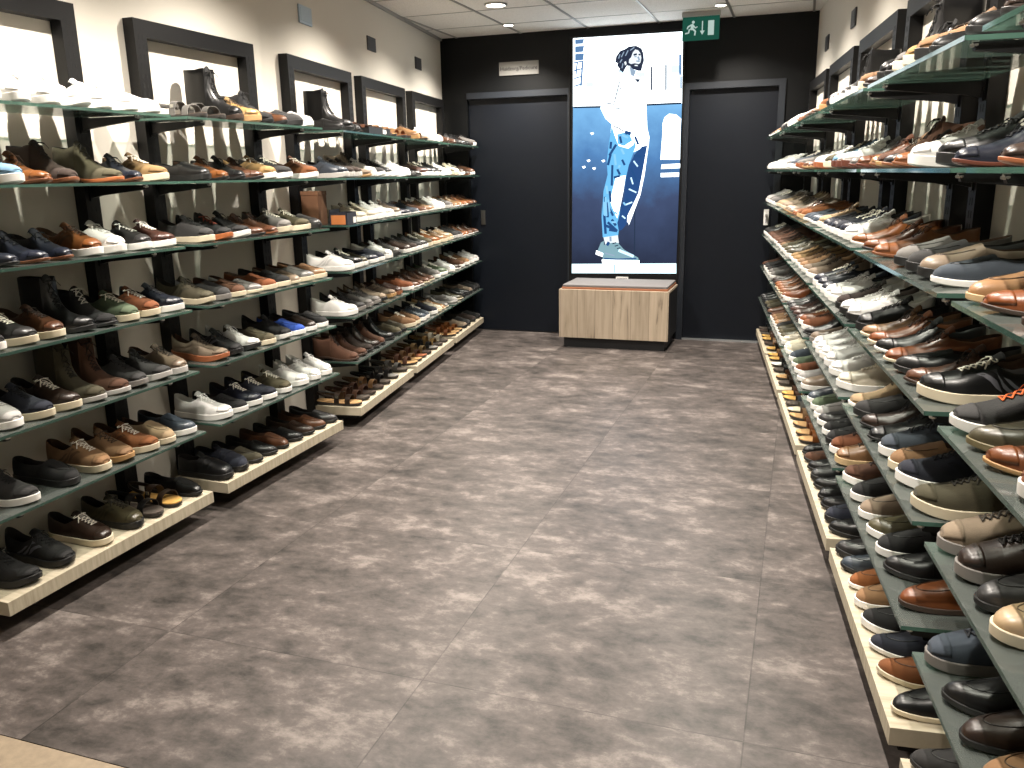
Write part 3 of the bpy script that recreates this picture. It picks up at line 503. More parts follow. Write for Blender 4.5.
TY = dict(
 sn=dict(out=OUT_R, wide=1.0, zb=lambda t: spring(t, .010), zt=lambda t: .027 + spring(t, .008) - .003 * max(0, 1 - abs(t - .4) / .3), op=.47,
         col=[(0, .072), (.06, .066), (.18, .052), (.32, .044), (.47, .062)], rid=[(.47, .073), (.56, .064), (.66, .053), (.76, .043), (.86, .035), (.93, .027), (.97, .018), (.99, .010), (1, .0)], margin=.0045, lace=6, tongue=1),
 ru=dict(out=OUT_R, wide=.98, zb=lambda t: spring(t, .018) + .010 * max(0, 1 - t / .12) ** 2, zt=lambda t: .036 - .010 * min(1, t / .7) + spring(t, .012) + .006 * max(0, 1 - t / .08), op=.46,
         col=[(0, .072), (.06, .062), (.18, .046), (.32, .042), (.46, .060)], rid=[(.46, .072), (.56, .060), (.66, .048), (.76, .038), (.86, .030), (.93, .022), (.97, .014), (.99, .008), (1, 0)], margin=.006, lace=5, tongue=1),
 db=dict(out=OUT_P, wide=1.0, heel=1, zb=lambda t: (.0 if t > .62 else .016 * min(1, (.62 - t) / .25)) + spring(t, .010), zt=lambda t: .0095 + (.0 if t > .62 else .016 * min(1, (.62 - t) / .25)) + spring(t, .010), op=.46,
         col=[(0, .062), (.1, .057), (.25, .043), (.36, .044), (.46, .056)], rid=[(.46, .068), (.56, .058), (.66, .047), (.76, .038), (.86, .032), (.93, .025), (.97, .0165), (.99, .009), (1, 0)], margin=.0042, lace=4, tongue=1),
 lo=dict(out=OUT_P, wide=1.04, heel=0, zb=lambda t: spring(t, .010), zt=lambda t: .020 - .004 * min(1, t / .5) + spring(t, .008), op=.55,
         col=[(0, .060), (.1, .054), (.25, .043), (.4, .040), (.55, .046)], rid=[(.55, .055), (.62, .050), (.70, .043), (.78, .038), (.86, .033), (.93, .026), (.97, .0175), (.99, .010), (1, 0)], margin=.0035, lace=0, tongue=0, apron=1, saddle=1),
 sl=dict(out=OUT_R, wide=.98, zb=lambda t: spring(t, .009), zt=lambda t: .024 + spring(t, .008), op=.53,
         col=[(0, .060), (.1, .052), (.25, .043), (.4, .042), (.53, .050)], rid=[(.53, .060), (.62, .052), (.70, .044), (.78, .038), (.86, .033), (.93, .026), (.97, .0175), (.99, .010), (1, 0)], margin=.004, lace=0, tongue=0, apron=1),
 ve=dict(out=OUT_R, wide=1.06, zb=lambda t: spring(t, .010), zt=lambda t: .026 + spring(t, .008), op=.42,
         col=[(0, .066), (.1, .060), (.25, .050), (.42, .056)], rid=[(.42, .066), (.52, .062), (.62, .055), (.72, .047), (.82, .041), (.9, .034), (.95, .025), (.98, .014), (1, 0)], margin=.005, lace=0, tongue=1, velcro=1),
 ch=dict(out=OUT_R, wide=.98, heel=1, zb=lambda t: (.0 if t > .62 else .012 * min(1, (.62 - t) / .25)) + spring(t, .010), zt=lambda t: .013 + (.0 if t > .62 else .012 * min(1, (.62 - t) / .25)) + spring(t, .010), op=.43,
         col=[(0, .108), (.1, .105), (.25, .098), (.43, .110)], rid=[(.43, .118), (.46, .106), (.51, .086), (.57, .070), (.66, .055), (.76, .044), (.86, .036), (.93, .028), (.97, .019), (.99, .011), (1, 0)], margin=.0045, lace=4, tongue=1, cw=.9),
 bo=dict(out=OUT_R, wide=1.0, heel=1, zb=lambda t: (.0 if t > .62 else .016 * min(1, (.62 - t) / .25)) + spring(t, .010), zt=lambda t: .018 + (.0 if t > .62 else .012 * min(1, (.62 - t) / .25)) + spring(t, .010), op=.44,
         col=[(0, .168), (.1, .166), (.25, .165), (.44, .172)], rid=[(.44, .176), (.455, .150), (.48, .120), (.52, .092), (.57, .074), (.66, .057), (.76, .047), (.86, .039), (.93, .030), (.97, .020), (.99, .011), (1, 0)], margin=.005, lace=7, tongue=1, cw=1.05),
 sa=dict(out=OUT_R, wide=1.02, zb=lambda t: spring(t, .008), zt=lambda t: .024 - .008 * min(1, t / .5) + spring(t, .006), op=.5, col=[(0, .0), (1, .0)], rid=[(0, 0), (1, 0)], margin=.0),
)
def cyf(t, foot): return foot * (.006 * math.sin(pi * min(1, max(0, (t - .35) / .65))) - .010 * max(0, (t - .7) / .3) ** 1.5)
def MC(p, t, y): return math.sqrt(max(0, 1 - (abs(y) / max(1e-4, p)) ** 2.3))
def shoe_parts(ty, foot):
    """returns {part: mesh} for one shoe type, built from one grid of cross sections"""
    P = TY[ty]; res = {}
    wf = lambda t: itp(P['out'], t) * P['wide']
    X = lambda t: t * LEN
    zt = P['zt']; zb = P['zb']; op = P['op']
    J = 20
    us = sorted(set([t for t in US if abs(t - op) > .008] + [op - .004, op + .004]))
    def ridge(t): return itp(P['rid'], t)
    def sec(t):
        w = wf(t); z0 = zt(t) - .002; c = cyf(t, foot); pts = []
        if t < op:
            hc = itp(P['col'], t); cwf = P.get('cw', .80); ci = w * cwf * (1 - .12 * min(1, t / .4))
            for j in range(J + 1):
                s = -1 if j < 10 else 1; q = j if j <= 10 else 20 - j
                if q <= 6:
                    k = q / 6; y = w + (.0025 * math.sin(pi * k)) - (w - ci) * k ** 1.6; z = z0 + hc * k
                elif q == 7: y = max(0, ci - .003); z = z0 + hc + .0015
                elif q == 8: y = max(0, ci - .0065); z = z0 + hc * .82
                elif q == 9: y = max(0, w * .74 - .002); z = z0 + .012
                else: y = 0; z = z0 + .010
                pts.append((X(t), c + s * y, z))
        else:
            h = ridge(t)
            for j in range(J + 1):
                th = pi * j / J
                y = -math.copysign(abs(math.cos(th)) ** .82, math.cos(th)) * w; z = z0 + h * max(0, math.sin(th)) ** .78
                pts.append((X(t), c + y, z))
        return pts
    if ty != 'sa':
        V = []; rows = []
        for t in us: rows.append(len(V)); V += sec(t)
        FU = []; FL = []
        for i in range(len(us) - 1):
            for j in range(J):
                fc = (rows[i] + j, rows[i] + j + 1, rows[i+1] + j + 1, rows[i+1] + j)
                (FL if (us[i] < op - .005 or us[i+1] <= op + .005) and 7 <= j <= 12 else FU).append(fc)
        res['upper'] = mesh_from('upper', V, FU, M['leather'], True, sharp=1.2)
        me = mesh_from('lining', V, FL, M['lining'], True, sharp=1.3)
        bm = bmesh.new(); bm.from_mesh(me); bmesh.ops.delete(bm, geom=[v for v in bm.verts if not v.link_faces], context='VERTS'); bm.to_mesh(me); bm.free(); res['lining'] = me
        me = res['upper']; bm = bmesh.new(); bm.from_mesh(me); bmesh.ops.delete(bm, geom=[v for v in bm.verts if not v.link_faces], context='VERTS'); bm.to_mesh(me); bm.free()
    def surf(t, y):     # point on the closed arch at side offset y
        w = wf(t); q = min(.999, abs(y) / w) ** (1 / .82); h = ridge(t)
        return Vector((X(t), cyf(t, foot) + y, zt(t) - .002 + h * (1 - q * q) ** .39))
    def patch(name, t0, t1, fn, off=.0014, nt=9, ns=13):
        # raised overlay following the closed arch; fn(t) gives list of y fractions range
        vs = []; fs = []
        for a_ in range(nt):
            t = t0 + (t1 - t0) * a_ / (nt - 1); w = wf(t); lo_, hi_ = fn(t)
            for b_ in range(ns):
                th0, th1 = lo_, hi_; th = pi * (th0 + (th1 - th0) * b_ / (ns - 1)); h = ridge(t)
                cs = math.cos(th); y = -math.copysign(abs(cs) ** .82, cs) * (w + off); z = zt(t) - .002 + (h + off) * max(0, math.sin(th)) ** .78
                vs.append((X(t) + (off if t > .9 else 0), cyf(t, foot) + y, z))
        for a_ in range(nt - 1):
            for b_ in range(ns - 1): k = a_ * ns + b_; fs.append((k, k + 1, k + ns + 1, k + ns))
        # thickness rim towards the shoe
        me = mesh_from(name, vs, fs, M['leather'], True, sharp=1.3)
        bm = bmesh.new(); bm.from_mesh(me); r_ = bmesh.ops.solidify(bm, geom=bm.faces[:], thickness=.0016); bm.to_mesh(me); bm.free()
        me.polygons.foreach_set('use_smooth', [True] * len(me.polygons)); return me
    # sole
    m_ = P['margin']
    def outline(inset):
        L_, R_ = [], []
        for t in us:
            w = wf(t); c = cyf(t, foot)
            e = .004; tx = wf(min(1, t + e)) - wf(max(0, t - e)); ty_ = 2 * e * LEN
            n = Vector((-tx, ty_)).normalized() if 0 < t < 1 else Vector((-1 if t == 0 else 1, 0))
            dx, dy = n.x * (m_ - inset), n.y * (m_ - inset)
            L_.append((X(t) + dx, c - w - dy)); R_.append((X(t) + dx, c + w + dy))
        return L_, R_
    vs = []; fs = []; K = len(us)
    rings = [(.004, lambda t: zb(t)), (.0005, lambda t: zb(t) + .0025), (0, lambda t: (zb(t) + zt(t)) / 2), (.0, lambda t: zt(t) - .0012), (.0012, lambda t: zt(t))]
    for inset, zf in rings:
        A_, B_ = outline(inset)
        for (x, y), t in zip(A_, us): vs.append((x, y, zf(t)))
        for (x, y), t in zip(B_, us): vs.append((x, y, zf(t)))
    for q in range(len(rings) - 1):
        a_ = q * 2 * K; b_ = a_ + 2 * K
        for i in range(K - 1):
            fs.append((a_+i, a_+i+1, b_+i+1, b_+i)); fs.append((a_+K+i, b_+K+i, b_+K+i+1, a_+K+i+1))
        fs.append((a_, b_, b_+K, a_+K)); fs.append((a_+K-1, a_+2*K-1, b_+2*K-1, b_+K-1))
    e = (len(rings) - 1) * 2 * K
    for i in range(K - 1):
        fs.append((i, K+i, K+i+1, i+1)); fs.append((e+i, e+i+1, e+K+i+1, e+K+i))
    res['sole'] = mesh_from('sole', vs, fs, M['rubber'], True, sharp=.7)
    if P.get('heel'):
        vs = []; fs = []; hu = [t for t in us if t <= .26]; K = len(hu); mk = m_ - .0005
        for z_ in (0, 1):
            for s in (-1, 1):
                for t in hu: vs.append((X(t) - (mk if t < .01 else 0) + (1 - z_) * (.002 if t < .05 else 0), cyf(t, foot) + s * (wf(t) + mk * min(1, t / .02 + .3)) * (.97 if z_ == 0 else 1), 0 if z_ == 0 else zb(t) + .001))
        for s in (0, 1):
            for i in range(K - 1): fs.append((s*K+i, s*K+i+1, 2*K+s*K+i+1, 2*K+s*K+i))
        for z_ in (0, 2*K):
            for i in range(K - 1): fs.append((z_+i, z_+i+1, z_+K+i+1, z_+K+i))
        fs += [(0, K, 3*K, 2*K), (K-1, 2*K-1, 4*K-1, 3*K-1)]
        res['heel'] = mesh_from('heel', vs, fs, M['rubber'], True, sharp=.6)
    if P.get('tongue'):
        vs = []; fs = []; n1, n2 = 6, 7; hw = .0185
        h0 = ridge(op + .004) + zt(op); tall = .020 if ty not in ('ch', 'bo') else .012
        for layer in (0, 1):
            for a_ in range(n1):
                k = a_ / (n1 - 1)
                px = X(op + .07) + (X(op - .035) - X(op + .07)) * k; pz = (zt(op) - .002 + ridge(op + .07)) * (1 - k) + (h0 + tall) * k + .004 * math.sin(pi * k)
                if ty in ('ch', 'bo') : px = X(op + .02) + (X(op - .03) - X(op + .02)) * k; pz = h0 - .03 + (.03 + tall) * k
                for b_ in range(n2):
                    f = -1 + 2 * b_ / (n2 - 1); ww = hw * (.85 + .2 * k)
                    vs.append((px - .004 * (1 - layer) + .0, cyf(op, foot) + f * ww, pz - .009 * f * f - (.003 if layer == 0 else 0) - (.004 * abs(f) ** 3 if a_ == n1 - 1 else 0)))
        o_ = n1 * n2
        for a_ in range(n1 - 1):
            for b_ in range(n2 - 1):
                k = a_ * n2 + b_; fs.append((k, k+1, k+n2+1, k+n2)); fs.append((o_+k, o_+k+n2, o_+k+n2+1, o_+k+1))
        for b_ in range(n2 - 1): k = (n1 - 1) * n2 + b_; fs.append((k, k+1, o_+k+1, o_+k)); fs.append((b_, o_+b_, o_+b_+1, b_+1))
        for a_ in range(n1 - 1):
            k = a_ * n2; fs.append((k, k+n2, o_+k+n2, o_+k)); k += n2 - 1; fs.append((k, o_+k, o_+k+n2, k+n2))
        res['tongue'] = mesh_from('tongue', vs, fs, M['suede'], True, sharp=1.0)
    nl = P.get('lace', 0)
    if nl:
        mb = MB(); t0 = op + .012; t1 = {'sn': .72, 'ru': .69, 'db': .62, 'ch': .56, 'bo': .60}[ty]; hy = .0145 if ty != 'db' else .011
        tt = [t0 + (t1 - t0) * k / (nl - 1) for k in range(nl)]
        def lp(t, y): q = surf(t, y); return q + Vector((.0012, 0, .0024))
        for k in range(nl):
            if k < nl - 1:
                for s in (-1, 1):
                    mb.tube([lp(tt[k] + (tt[k+1] - tt[k]) * f, s * hy * (1 - 2 * f)) + Vector((0, 0, .0012 * math.sin(pi * f) * (1 if s > 0 else 2))) for f in (0, .25, .5, .75, 1)], .0022, 5, flat=.6)
            else: mb.tube([lp(tt[k], hy * f) for f in (-1, -.5, 0, .5, 1)], .0022, 5, flat=.6)
        top = lp(tt[0], 0) + Vector((0, 0, .002))
        for s in (-1, 1):   # bow loops and ends
            lo_ = []
            for q in range(11):
                a_ = 2 * pi * q / 11; lo_.append(top + Vector((.006 * math.sin(a_) + .004, s * (.014 - .014 * math.cos(a_)), .006 * math.sin(a_ * .5) - .009 * (1 - math.cos(a_)) * .5 + .003)))
            mb.tube(lo_, .0018, 5, close=True, flat=.7)
            mb.tube([top, top + Vector((.008, s * .008, .004)), top + Vector((.018, s * .018, -.004)), top + Vector((.024, s * .026, -.018))], .0018, 5, flat=.7)
        mb.tube([top + Vector((0, -.004, .001)), top + Vector((0, 0, .003)), top + Vector((0, .004, .001))], .0034, 6)
        res['laces'] = mb.mesh('laces', M['lace'], smooth=True, sharp=1.5)
    if ty in ('sn', 'ru', 'db', 'bo', 'ch'):
        res['toe_cap'] = patch('toe_cap', .855, .985, lambda t: (.08, .92))
    if ty in ('sn', 'ru'):
        # side panel: slanted overlay on both flanks, and a heel tab
        vs = []; fs = []
        for s in (-1, 1):
            for a_ in range(6):
                t = .30 + .05 * a_
                for b_ in range(4):
                    k = .12 + .2 * b_; tt_ = t + (.05 * b_) - .06
                    if tt_ < op: hc = itp(P['col'], tt_); w = wf(tt_); ci = w * .8 * (1 - .12 * min(1, tt_ / .4)); y = w + .0025 * math.sin(pi * k) - (w - ci) * k ** 1.6 + .0012; z = zt(tt_) - .002 + hc * k
                    else: th = pi * k * .42; w = wf(tt_); y = math.cos(th) ** .82 * w + .0012; z = zt(tt_) - .002 + ridge(tt_) * math.sin(th) ** .78
                    vs.append((X(tt_), cyf(tt_, foot) + s * y, z))
            o_ = 0 if s < 0 else 24
            for a_ in range(0, 5, 2):
                for b_ in range(3): k = o_ + a_ * 4 + b_; fs.append((k, k+1, k+5, k+4))
        me = mesh_from('side_stripes', vs, fs, M['leather'], True); bm = bmesh.new(); bm.from_mesh(me)
        bmesh.ops.delete(bm, geom=[v for v in bm.verts if not v.link_faces], context='VERTS'); bm.to_mesh(me); bm.free(); res['side_stripes'] = me
    if P.get('apron'):
        mb = MB(); pts = []
        for k in range(21):
            a_ = pi * k / 20 - pi / 2; t = .60 + .27 * math.cos(a_); yy = .026 * math.sin(a_) * (1 if t < .8 else 1)
            q = surf(t, yy); pts.append(q + Vector((0, 0, .0006)))
        mb.tube(pts, .0013, 5); res['apron_seam'] = mb.mesh('apron_seam', M['leather'], smooth=True, sharp=1.5)
    def band(name, t, w2, off, lo_=.04, hi_=.96, mat='leather', lift=0):
        vs = []; fs = []; n_ = 15
        for a_ in (-1, 1):
            for b_ in range(n_):
                th = pi * (lo_ + (hi_ - lo_) * b_ / (n_ - 1)); tt_ = t + a_ * w2; w = wf(tt_) + off; h = (ridge(tt_) if ty != 'sa' else lift) + off
                cs = math.cos(th); vs.append((X(tt_), cyf(tt_, foot) - math.copysign(abs(cs) ** .82, cs) * w, zt(tt_) - .002 + h * math.sin(th) ** .78))
        for b_ in range(n_ - 1): fs.append((b_, b_+1, n_+b_+1, n_+b_))
        me = mesh_from(name, vs, fs, M[mat], True); bm = bmesh.new(); bm.from_mesh(me); bmesh.ops.solidify(bm, geom=bm.faces[:], thickness=.0028); bm.to_mesh(me); bm.free()
        me.polygons.foreach_set('use_smooth', [True] * len(me.polygons)); me.set_sharp_from_angle(angle=.9); return me
    if P.get('saddle'): res['saddle_strap'] = band('saddle_strap', .60, .028, .0014)
    if P.get('velcro'): res['strap'] = band('strap', .50, .035, .003, .12, .9); res['strap2'] = band('strap', .62, .035, .003, .12, .9)
    if ty == 'sa':
        vs = []; fs = []; us2 = us[1:-1]; K = len(us2)
        for s in (-1, 1):
            for t in us2: vs.append((X(t), cyf(t, foot) + s * wf(t) * .95, zt(t) + .0035))
        for s in (-1, 1):
            for t in us2: vs.append((X(t), cyf(t, foot) + s * wf(t) * .99, zt(t) - .002))
        for i in range(K - 1): fs += [(i, i+1, K+i+1, K+i), (i, 2*K+i, 2*K+i+1, i+1), (K+i, K+i+1, 3*K+i+1, 3*K+i)]
        fs += [(0, K, 3*K, 2*K), (K-1, 3*K-1, 4*K-1, 2*K-1)]
        res['footbed'] = mesh_from('footbed', vs, fs, M['suede'], True, sharp=.7)
        res['strap'] = band('strap', .72, .055, .001, 0, 1, lift=.044); res['strap2'] = band('strap', .48, .055, .001, 0, 1, lift=.060)
        mb = MB(); mb.tube([(X(.42), s * .034, .028) if 0 else (X(.40 - .38 * math.sin(a_)) , .034 * math.cos(a_), .05 + .018 * math.sin(a_)) for a_ in [pi * k / 12 for k in range(13)]], .0055, 6, flat=1.6)
        res['heel_strap'] = mb.mesh('heel_strap', M['leather'], smooth=True, sharp=1.5)
        res['buckle'] = MB().box(X(.46), X(.52), -.0385, -.0355, .045, .06).mesh('buckle', M['steel'], bevel=.001)
    for k in res.values():
        for v in k.vertices: v.co.x -= LEN / 2
    return res

HEX = dict(Q='24479c', W='e9e8e4', C='d6cdb9', L='b0aeab', G='6c6966', D='2d2c2c', K='0f0f10', B='573622', N='30221a', T='8d6a48', O='804b22', Y='98784a',
           U='1c202e', R='7095b0', E='525f49', V='4c4633', M='402319', P='80705f', S='a68e6e', F='74401f', H='3b434d')
CN = dict(Q='bright blue', W='white', C='cream', L='light grey', G='grey', D='dark grey', K='black', B='brown', N='dark brown', T='tan', O='cognac orange', Y='mustard tan',
          U='navy', R='pale blue', E='green', V='olive', M='burgundy brown', P='taupe', S='sand', F='reddish brown', H='slate blue')
SOLE = dict(Q='24479c', W='eceae5', C='d8ccb2', L='bdbab6', G='807c78', D='3c3a39', K='151515', B='7a4a2c', N='3b2a20', T='b08a5c', O='b4683a', Y='c79a50', U='30405c', V='6d6447', M='5d2f20', P='93806c', S='c9ad83', F='9a5a38', H='5a6470', R='6f9dbd', E='5b6a4d')
KIND = dict(sn=('sneaker', 'lace-up sneaker', 'sneaker'), ru=('running_shoe', 'sporty runner', 'sneaker'), db=('derby_shoe', 'leather lace-up', 'dress shoe'), lo=('loafer', 'loafer', 'loafer'),
            sl=('slip_on_shoe', 'slip-on', 'slip-on shoe'), ve=('strap_shoe', 'two-strap shoe', 'strap shoe'), ch=('ankle_boot', 'ankle boot', 'boot'), bo=('laced_boot', 'high boot', 'boot'), sa=('sandal', 'strappy sandal', 'sandal'))
ORD = 'first second third fourth fifth sixth seventh eighth ninth tenth'.split()
SHELF = [None, 'top shelf', 'second shelf', 'third shelf', 'fourth shelf', 'fifth shelf', 'sixth shelf', 'bottom board']
lib = {}
def variant(ty, foot, fabric):
    k = (ty, foot, fabric)
    if k not in lib:
        base = lib.get((ty, foot, 'leather')) or shoe_parts(ty, foot); lib[(ty, foot, 'leather')] = base
        if fabric != 'leather':
            c = dict(base)
            for n in ('upper', 'toe_cap', 'side_stripes', 'strap', 'strap2'):
                if n in c: q = c[n].copy(); q.materials.clear(); q.materials.append(M[fabric]); c[n] = q
            lib[k] = c
    return lib[k]
def shade(h, f):
    c = [min(255, int(int(h[i:i+2], 16) * f)) for i in (0, 2, 4)]; return '%02x%02x%02x' % tuple(c)
def make_shoe(side, lv, bi, idx, n, pos, rz, ty, cu, cs, near):
    rnd = random.Random(hash((side == 'L', lv, bi, idx)) % 99991)
    foot = 1 if rnd.random() < .5 else -1
    light = cu in 'WCL'
    if ty == 'db': fab = 'leather'
    elif ty == 'ru': fab = 'knit'
    elif ty in ('sl', 'ch'): fab = 'suede' if rnd.random() < .75 else 'leather'
    elif ty == 'sn': fab = 'leather' if (cu in 'WK' or rnd.random() < .45) else 'suede'
    else: fab = 'leather' if cu in 'KNF' or rnd.random() < .5 else 'suede'
    lb_ = variant(ty, foot, fab)
    nm, word, cat = KIND[ty]
    e = empty(nm, pos, rz + rnd.uniform(-.05, .05))
    sc_ = rnd.uniform(.975, 1.01); e.scale = (sc_, rnd.uniform(.98, 1.03), rnd.uniform(.97, 1.04) if lv > 1 or ty != 'bo' else 1.15)
    uc = shade(HEX[cu], rnd.uniform(.80, .98) if cu != 'W' else rnd.uniform(.86, .98)); so = shade(SOLE[cs], rnd.uniform(.94, 1.03))
    colr = dict(upper=uc, sole=so, heel=shade(so, .8), lining={'W': 'd8d6d0', 'C': 'cfc6b2', 'L': '9d9b98'}.get(cu, '241f1d' if cu in 'KDUNVEH' else '4a3527'),
                tongue=shade(uc, .86), toe_cap=shade(uc, 1.02), side_stripes={'W': 'c9c8c6', 'K': '55555a'}.get(cu, shade(uc, .78)),
                apron_seam=shade(uc, .6), saddle_strap=shade(uc, .9), strap=shade(uc, .95), strap2=shade(uc, .95), heel_strap=shade(uc, .85), footbed=SOLE[cs] if cs not in 'K' else '4a4038', buckle='aaaaaa')
    if ty == 'sa': colr['sole'] = '2a2522'
    lc = {'W': 'f0efec', 'C': 'd9d0bb', 'L': 'c8c6c4'}.get(cu, 'e6e0d2' if (ty == 'sn' and cs in 'WC' and rnd.random() < .55) else shade(uc, .45))
    lc = LACE.get((side, lv, bi, idx), lc); colr['laces'] = lc
    keep = None if near else {'upper', 'lining', 'sole', 'laces', 'strap', 'strap2', 'footbed', 'heel_strap', 'heel'}
    for pn, me in lb_.items():
        if keep and pn not in keep: continue
        if pn == 'side_stripes' and (idx + lv) % 2: continue
        if pn == 'saddle_strap' and (idx + lv) % 3 == 0: continue
        o = bpy.data.objects.new(me.name.split('.')[0] if pn != 'strap2' else 'strap', me); COL.objects.link(o); o.parent = e; o.color = (*lin(colr[pn]), 1)
    tex = {'suede': 'suede', 'knit': 'knit', 'leather': 'leather'}[fab] if ty != 'db' else ''
    b = '%s %s %s' % (CN[cu], tex, word) if not (ty == 'sl' and fab == 'leather') else '%s slip-on' % CN[cu]
    if ty in ('sa', 'bo', 'lo', 've'): b = '%s %s' % (CN[cu], word)
    mid = '%s along %s' % (ORD[idx], SHELF[lv])
    e['label'] = ' '.join(('%s, %s, %s' % (b, mid, bayname(side, bi))).split())
    e['category'] = cat; e['group'] = 'shoes on the %s, %s wall' % (SHELF[lv], 'left' if side == 'L' else 'right')
    return e
LACE = {('R', 4, 0, 3): 'd2622a', ('L', 3, 1, 1): '8a3c28', ('L', 3, 0, 5): 'e8e6e0', ('L', 3, 0, 6): 'e8e6e0', ('L', 4, 0, 4): 'e6e2d8', ('L', 4, 0, 6): 'e6e2d8'}

